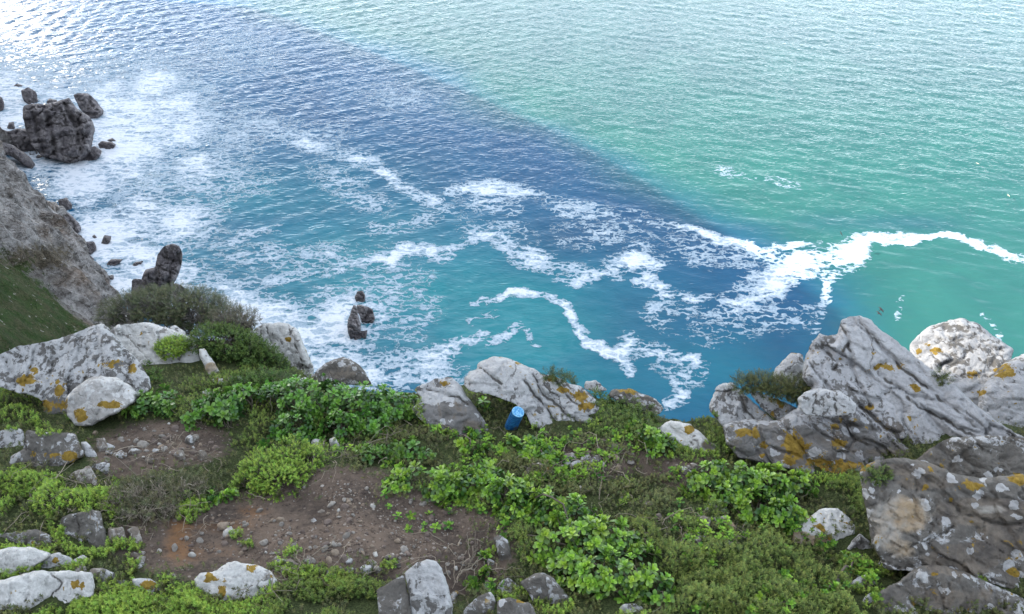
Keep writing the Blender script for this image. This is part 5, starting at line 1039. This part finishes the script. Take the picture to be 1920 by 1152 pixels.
# fringe of tiny plants and litter at the feet of the rocks, and a thin scatter over the whole ledge
def scatter_px(label, Q, dens_keep, h, lo, hi, tmpl, sz, ground_only=True, nscale=9.0, gap=-0.2, name='ground_cover', cat='ground cover', axz=0.7):
    P, Nn = hits(Q, ground_only); ok = ~np.isnan(P[:, 0]); P, Nn = P[ok], Nn[ok]
    v = fbm(P, nscale, 3, 91); k = v > gap; P, Nn, v = P[k], Nn[k], v[k]
    P[:, 2] += h*rng.uniform(0, 1, len(P))
    ax = Nn*0.4+np.array([0, -.1, axz])+rng.normal(0, .35, P.shape)
    V, F, Cc = instance(tmpl, P, ax, rng.uniform(.6, 1.3, len(P))*sz, lo, hi, 0.2+0.8*v+rng.normal(0, .2, len(P)))
    tag(mk(name, V, F, M_SPRIG, cols=Cc), label, cat, None, 'stuff')
fe = np.concatenate(FEET); fe = np.repeat(fe, 5, 0)+rng.normal(0, 1, (len(fe)*5, 2))*np.array([4.5, 4.5])+np.array([0, 2.0])
scatter_px('small green tufts fringing the feet of the rocks', fe, 1, .015, DK_LO, MO_HI, SPR, 0.95, gap=-.05, nscale=5)
Q = np.c_[rng.normal(980, 230, 900), rng.normal(880, 60, 900)]; Q = Q[(Q[:, 0] > 620) & (Q[:, 0] < 1330) & (Q[:, 1] > 800)]
scatter_px('scattered single green rosettes sprouting from the low growth in the middle', Q, 1, .02, GREEN_LO, GREEN_HI, ROS, 0.62, gap=.05, nscale=6, name='sprouts', cat='plants')
Q = np.c_[rng.uniform(1180, 1640, 500), rng.uniform(980, 1160, 500)]
scatter_px('scattered green rosettes sprouting from the carpet on the right', Q, 1, .05, GREEN_LO, GREEN_HI, ROS, 0.55, gap=.1, nscale=6, name='sprouts', cat='plants')
Q = np.c_[rng.uniform(-420, 2340, 36000), rng.uniform(690, 1165, 36000)]
bq = np.zeros(len(Q))
for cx, cy, rx, ry, d in [(320,830,100,35,1),(560,1000,180,55,1),(420,1020,130,40,1),(760,1000,120,50,1),(1120,860,60,30,.6),(1290,880,50,30,.6),(640,920,70,30,.9),(870,1060,50,40,.8),(230,870,40,20,.7)]:
    bq = np.maximum(bq, d*np.exp(-0.5*(((Q[:, 0]-cx)/rx)**2+((Q[:, 1]-cy)/ry)**2)))
Q = Q[rng.random(len(Q)) > bq*1.5]
scatter_px('thin low growth of dull green and brown plants over the ledge', Q, 1, .012, (0.0549, 0.0586, 0.0268), (0.1342, 0.1647, 0.0488), SPR, 1.0, gap=-.35)

# ---------------------------------------------------------------- loose stones on the bare soil
def pebble_mesh(sd, sq):
    r = np.random.default_rng(sd)
    import bmesh
    bm = bmesh.new(); bmesh.ops.create_icosphere(bm, subdivisions=3, radius=1.0)
    V = np.array([v.co[:] for v in bm.verts]); F = np.array([[v.index for v in f.verts] for f in bm.faces]); bm.free()
    h = np.full(len(V), 1.15)
    for _ in range(9):
        n = unit(r.normal(0, 1, 3)); h = np.minimum(h, r.uniform(.72, 1.0)/np.clip(V@n, 1e-3, None))
    V = V*h[:, None]*(1+0.05*fbm(V, 2.0, 3, sd))[:, None]*np.array([1.0, r.uniform(.62, .95), sq])
    return V, F
SOILP = [(320,830,95,32),(560,1000,170,50),(420,1010,110,40),(770,985,120,48),(640,930,70,30),(860,1050,60,35),(700,1040,120,25),(1110,850,60,30),(1120,870,45,30),(1290,885,50,25)]
KINDS = [('pale', (0.14,0.125,0.11), (0.235,0.215,0.19)), ('tan', (0.15,0.115,0.085), (0.22,0.17,0.125)), ('brown', (0.085,0.062,0.052), (0.15,0.115,0.095)), ('white', (0.28,0.27,0.25), (0.38,0.365,0.34))]
def stone_mat(nm, a, b_):
    m, t, b, o = newmat('stone_'+nm); pos = N(t, 'ShaderNodeNewGeometry').outputs['Position']
    oi = N(t, 'ShaderNodeObjectInfo')
    c = mixc(t, oi.outputs['Random'], a, b_); c = mixc(t, mrange(t, noise(t, pos, 70, 5, .65), .35, .65, 0, .6), c, tuple(x*.62 for x in a))
    L(t, c, b.inputs['Base Color']); b.inputs['Roughness'].default_value = .9; bump(t, b, noise(t, pos, 130, 5, .7), .6, .004); return m
PEB = {}
for kn, a, b_ in KINDS:
    mt = stone_mat(kn, a, b_); PEB[kn] = []
    for j in range(4):
        V, F = pebble_mesh(hash(kn) % 1 + j*13+len(kn)*7, (0.5, 0.62, 0.72, 0.55)[j])
        me = bpy.data.meshes.new('pebble'); me.from_pydata(V.tolist(), [], F.tolist()); me.polygons.foreach_set('use_smooth', np.ones(len(F), bool)); me.materials.append(mt); PEB[kn].append(me)
PLAB = {'pale': 'small pale grey stone lying loose on the bare soil', 'tan': 'small tan stone lying loose on the bare soil', 'brown': 'small reddish brown stone lying loose on the bare soil', 'white': 'small whitish quartz chip lying loose on the bare soil'}
cnt = 0; tries = 0
while cnt < 290 and tries < 4000:
    tries += 1
    cx, cy, rx, ry = SOILP[rng.choice(10, p=[.12,.2,.1,.24,.08,.08,.06,.05,.05,.02])]
    q_ = np.array([[cx+rng.normal(0, .55)*rx, cy+rng.normal(0, .55)*ry]])
    h1, _ = hits(q_); h2, _ = hits(q_, True)
    if np.isnan(h1[0, 0]) or np.linalg.norm(h1[0]-h2[0]) > 0.01 or fbm(h1, 4.5, 2, 19)[0] < rng.uniform(-.5, .35): continue
    kn = rng.choice(['pale', 'tan', 'brown', 'white'], p=[.36, .28, .31, .05])
    o = bpy.data.objects.new('pebble', PEB[kn][rng.integers(0, 4)]); C.objects.link(o)
    rpx = min(9.5, 2.2*math.exp(abs(rng.normal(0, .6)))); rr = rpx*np.linalg.norm(h1[0]-CAM)/FPX*1.15
    o.location = h1[0]+np.array([0, 0, rr*.18]); o.scale = (rr, rr, rr); o.rotation_euler = (rng.normal(0, .35), rng.normal(0, .35), rng.uniform(0, 6.28))
    tag(o, PLAB[kn], 'stone', 'loose stones on the bare soil'); cnt += 1
# finer gravel that nobody could count
gv, gf = [], []; n = 0; tv0 = []
ico = [pebble_mesh(300+j, .6) for j in range(2)]
import bmesh
def ico1(sd):
    r = np.random.default_rng(sd); bm = bmesh.new(); bmesh.ops.create_icosphere(bm, subdivisions=1, radius=1.0)
    V = np.array([v.co[:] for v in bm.verts]); F = np.array([[v.index for v in f.verts] for f in bm.faces]); bm.free()
    return V*r.uniform(.7, 1.15, (len(V), 1))*np.array([1, .8, .6]), F
I1 = [ico1(j) for j in range(5)]; gc = []
ch = rng.choice(10, 5200, p=[.14,.2,.12,.2,.1,.08,.05,.05,.04,.02]); SPA = np.array(SOILP, float)[ch]
Q = SPA[:, :2]+rng.normal(0, .7, (5200, 2))*SPA[:, 2:]
P, _ = hits(Q, True); ok = ~np.isnan(P[:, 0]); P = P[ok]; P = P[fbm(P, 5.0, 3, 23) > -.25]
for p in P:
    V, F = I1[rng.integers(0, 5)]; a = rng.uniform(0, 6.28); r_ = 0.0022*math.exp(abs(rng.normal(0, .5)))
    c_, s_ = math.cos(a), math.sin(a); W_ = np.stack([V[:, 0]*c_-V[:, 1]*s_, V[:, 0]*s_+V[:, 1]*c_, V[:, 2]], -1)*r_+p
    gv.append(W_); gf.append(F+n); n += len(V); k = rng.random()
    gc.append(np.tile(np.array([(0.09,0.066,0.054),(0.15,0.115,0.09),(0.22,0.20,0.18),(0.06,0.046,0.04)][rng.choice(4, p=[.35,.3,.15,.2])])*rng.uniform(.8, 1.2), (len(V), 1)))
tag(mk('gravel', np.concatenate(gv), np.concatenate(gf), M_TWIG, cols=np.concatenate(gc), smooth=False), 'fine brown and grey gravel strewn over the bare soil', 'gravel', None, 'stuff')

# dead twigs lying about
pth, rad, cc = [], [], []
TW = [(300,940,120,50,60),(620,860,120,30,40),(880,1050,60,60,40),(1080,880,120,40,60),(560,1080,100,40,30),(1250,1000,200,90,60),(700,800,120,30,40),(330,850,80,30,30),(120,930,100,50,40)]
for cx, cy, rx, ry, k in TW:
    Q = np.c_[rng.normal(cx, rx*.5, k), rng.normal(cy, ry*.5, k)]; P, _ = hits(Q, True)
    for p in P[~np.isnan(P[:, 0])]:
        a = rng.uniform(0, 6.28); l = rng.uniform(.04, .16); e = p+np.array([math.cos(a)*l, math.sin(a)*l, 0]); e[2] = gz(e[0], e[1])+rng.uniform(.0, .05)
        pth.append(curve(p+np.array([0, 0, .008]), e, .3)); rad.append(rng.uniform(.0009, .0022)); cc.append(np.array((0.20, 0.17, 0.135))*rng.uniform(.5, 1.5))
V, F, Cc = tubes(pth, rad, cc)
tag(mk('dead_twigs', V, F, M_TWIG, cols=Cc), 'bare grey dead twigs lying among the plants and on the soil', 'twigs', None, 'stuff')

# ---------------------------------------------------------------- blue bottle standing in the nook beside the cliff edge boulder
bm_, bt, bb, bo = newmat('blue_body'); bp = N(bt, 'ShaderNodeTexCoord').outputs['Object']
L(bt, mixc(bt, mrange(bt, noise(bt, mapping(bt, bp, sc=(1, 1, 2.5)), 45, 5, .65), .42, .66), (0.003, 0.050, 0.165), (0.025, 0.16, 0.33)), bb.inputs['Base Color']); bb.inputs['Roughness'].default_value = .42
tm_, tt_, tb, to = newmat('blue_top'); tp = N(tt_, 'ShaderNodeTexCoord').outputs['Object']
L(tt_, mixc(tt_, mrange(tt_, noise(tt_, tp, 130, 4, .65), .42, .62), (0.03, 0.20, 0.42), (0.20, 0.42, 0.56)), tb.inputs['Base Color']); tb.inputs['Roughness'].default_value = .5
bpos, _ = hits(np.array([[957, 801]]), True); bpos = bpos[0]-np.array([0, 0, .006])
axis = unit([.24, -.20, .92]); dist = np.linalg.norm(bpos-CAM); rb = 11.6*dist/FPX; hb_ = 2*rb*2.45
broot = empty('blue_bottle', bpos); tag(broot, 'blue wrinkled bottle with a pale pleated top standing beside a grey boulder', 'bottle')
Mb = frames(axis[None], np.array([.3]))[0]
seg = 64; zs = np.linspace(0, 1, 60); th = np.linspace(0, 2*math.pi, seg, endpoint=False)
T_, Zz = np.meshgrid(th, zs)
prof = rb*np.where(Zz < .1, .80+.20*np.sqrt(np.clip(1-(1-Zz/.1)**2, 0, 1)), np.where(Zz > .95, 1-.10*((Zz-.95)/.05)**2, 1))
wr = 0.035*rb*np.sin(Zz*75+1.2*np.sin(T_*2)+.8*np.sin(T_*5+2))*sstep(.12, .25, Zz)*sstep(.85, .7, Zz)+0.03*rb*np.sin(T_*9+6*Zz)
R_ = prof+wr; V = np.stack([R_*np.cos(T_), R_*np.sin(T_), Zz*hb_], -1).reshape(-1, 3)
fr = np.arange(len(zs)-1)[:, None]*seg; jj = np.arange(seg)[None]
F = np.stack([(fr+jj).ravel(), (fr+(jj+1) % seg).ravel(), (fr+seg+(jj+1) % seg).ravel(), (fr+seg+jj).ravel()], -1)
mk('body', V@Mb.T, F, bm_, parent=broot)
rs = np.linspace(.93, 0.02, 14); T_, Rr = np.meshgrid(th, rs)
Zt = hb_*(.999)+rb*(.10*np.sin(math.pi*np.clip(Rr, 0, 1))-.10*(1-Rr)**2)+rb*.055*np.sin(T_*16)*np.clip(Rr*1.3, 0, 1)*np.clip((.95-Rr)*8, 0, 1)
V = np.stack([Rr*rb*np.cos(T_), Rr*rb*np.sin(T_), Zt], -1).reshape(-1, 3); fr = np.arange(len(rs)-1)[:, None]*seg
F = np.stack([(fr+jj).ravel(), (fr+(jj+1) % seg).ravel(), (fr+seg+(jj+1) % seg).ravel(), (fr+seg+jj).ravel()], -1)
mk('top', V@Mb.T, F, tm_, parent=broot)
bm2, bt2, bb2, _ = newmat('blue_rim'); bb2.inputs['Base Color'].default_value = (0.16, 0.36, 0.50, 1); bb2.inputs['Roughness'].default_value = .5
ph = np.linspace(0, 2*math.pi, 10, endpoint=False); T_, Ph = np.meshgrid(th, ph); rm = rb*.055
V = np.stack([(rb*.93+rm*np.cos(Ph))*np.cos(T_), (rb*.93+rm*np.cos(Ph))*np.sin(T_), hb_+rm*np.sin(Ph)+rb*.02*np.sin(T_*16)], -1).reshape(-1, 3)
fr = np.arange(10)[:, None]*seg; fn = ((np.arange(10)+1) % 10)[:, None]*seg
F = np.stack([(fr+jj).ravel(), (fr+(jj+1) % seg).ravel(), (fn+(jj+1) % seg).ravel(), (fn+jj).ravel()], -1)
mk('rim', V@Mb.T, F, bm2, parent=broot)

# ---------------------------------------------------------------- sea birds
def bird(px_, py_, span, z, col, head, label, roll, name):
    c = sea_pt(px_, py_, z); m, t, b, o = newmat(name+'_feathers'); b.inputs['Roughness'].default_value = .7
    pos = N(t, 'ShaderNodeNewGeometry').outputs['Position']
    L(t, mixc(t, noise(t, pos, 6, 3), tuple(x*.7 for x in col), col), b.inputs['Base Color'])
    n = 16; s_ = np.linspace(-1, 1, n); Ln = span*.62
    # body: tapered spindle with neck, bill and tail
    prof = np.interp(s_, [-1, -.75, -.4, 0, .35, .6, .75, .9, 1], [.05, .10, .085, .11, .09, .045, .055, .03, .004])*span*.75
    a = np.linspace(0, 2*math.pi, 10, endpoint=False)
    B = np.stack([np.repeat(s_*Ln*.5, 10), (prof[:, None]*np.cos(a)).ravel(), (prof[:, None]*.8*np.sin(a)).ravel()], -1)
    i = np.arange(n-1)[:, None]*10; k = np.arange(10)[None]
    F = [np.stack([(i+k).ravel(), (i+(k+1) % 10).ravel(), (i+10+(k+1) % 10).ravel(), (i+10+k).ravel()], -1)]; V = [B]; nn = len(B)
    for sg in (-1, 1):                                  # wings with thickness, bent at the wrist
        ws = np.array([[.16, .02, 0], [.20, .22, .07], [.10, .36, .05], [-.03, .52, .0]]); te = np.array([[-.16, .02, 0], [-.08, .22, .06], [-.07, .36, .05], [-.06, .5, .0]])
        W_ = []
        for p, q_ in zip(ws, te):
            for e, dz in ((p, .012), (p, -.004), (q_, -.004), (q_, .008)): W_.append([e[0]*span, sg*e[1]*span, (e[2]+dz)*span])
        W_ = np.array(W_); f = []
        for r in range(3):
            for c4 in range(4): f.append([r*4+c4, r*4+(c4+1) % 4, r*4+4+(c4+1) % 4, r*4+4+c4])
        f.append([12, 13, 14, 15]); V.append(W_); F.append(np.array(f)+nn); nn += len(W_)
    V = np.concatenate(V); F = np.concatenate(F)
    h, rl = math.radians(head), math.radians(roll)
    Rx = np.array([[1, 0, 0], [0, math.cos(rl), -math.sin(rl)], [0, math.sin(rl), math.cos(rl)]]); Rz = np.array([[math.cos(h), -math.sin(h), 0], [math.sin(h), math.cos(h), 0], [0, 0, 1]])
    tag(mk(name, V@(Rz@Rx).T+c, F, m, origin=c), label, 'bird', 'sea birds over the cove')
bird(1577, 438, 1.8, 6, (0.02, 0.018, 0.018), 95, 'dark sea bird flying above the white foam bend', 60, 'sea_bird')
bird(1652, 581, 1.6, 8, (0.02, 0.018, 0.018), 25, 'dark sea bird flying over the green water, upper one of a close pair', 15, 'sea_bird')
bird(1648, 588, 1.5, 6, (0.02, 0.018, 0.018), 30, 'dark sea bird flying over the green water, lower one of a close pair', 10, 'sea_bird')
bird(1891, 367, 1.1, 1.0, (0.75, 0.68, 0.5), 10, 'pale gull over the green water near the right edge', 5, 'gull')
bird(1833, 307, 1.1, 1.0, (0.75, 0.68, 0.5), 40, 'pale gull over the green water, farther one of two', 5, 'gull')


# half buried rubble between the bigger rocks
RUB = [(640,1075,70,22,16,'lower rim of the bare soil'),(720,1060,40,20,8,'lower rim of the bare soil'),(560,1060,40,16,6,'lower rim of the bare soil'),(1085,870,40,22,10,'dark gravel in the middle'),(1150,850,20,16,5,'dark gravel in the middle'),(1290,880,30,16,4,'dark gravel in the middle'),(230,850,40,20,7,'upper soil hollow on the left'),(330,845,60,22,8,'upper soil hollow on the left'),(270,1050,30,18,6,'left end of the bare soil'),(880,1090,60,40,8,'bottom edge rocks'),(940,1150,60,20,6,'bottom edge rocks'),(1600,1090,50,30,8,'domed corner boulder'),(1330,1000,60,30,5,'white capped stone'),(420,720,30,14,6,'pale boulder with the cushion plant'),(180,1085,60,18,6,'long pale corner slab'),(1130,1000,60,40,4,'largest leafy shrub')]
RM = {'grey': M_ROCK, 'tan': M_STONE, 'spotted': M_SPOT}
RUBM = {k: [] for k in RM}
for k_, m_ in RM.items():
    for j in range(4):
        V, F = pebble_mesh(500+j*17+len(k_), (0.6, 0.75, 0.5, 0.68)[j]); me = bpy.data.meshes.new('stone'); me.from_pydata(V.tolist(), [], F.tolist()); me.polygons.foreach_set('use_smooth', np.zeros(len(F), bool) if j % 2 else np.ones(len(F), bool)); me.materials.append(m_); RUBM[k_].append(me)
for cx, cy, rx, ry, n_, wh in RUB:
    for _ in range(n_):
        q_ = np.array([[np.clip(cx+rng.normal(0, .55)*rx, 5, 1915), min(1150, cy+rng.normal(0, .55)*ry)]]); h1, _n = hits(q_); h2, _n = hits(q_, True)
        if np.isnan(h1[0, 0]) or np.linalg.norm(h1[0]-h2[0]) > 0.02: continue
        k_ = rng.choice(['grey', 'tan', 'spotted'], p=[.35, .45, .2]); o = bpy.data.objects.new('stone', RUBM[k_][rng.integers(0, 4)]); C.objects.link(o)
        rr = rng.uniform(5, 13)*np.linalg.norm(h1[0]-CAM)/FPX; o.location = h1[0]+np.array([0, 0, rr*.12]); o.scale = (rr, rr*rng.uniform(.7, 1.1), rr*rng.uniform(.8, 1.2)); o.rotation_euler = (rng.normal(0, .5), rng.normal(0, .5), rng.uniform(0, 6.28))
        tag(o, {'grey': 'grey lichen crusted stone', 'tan': 'tan angular stone', 'spotted': 'dark spotted stone'}[k_]+' half buried by the '+wh, 'stone', 'half buried rubble by the '+wh)
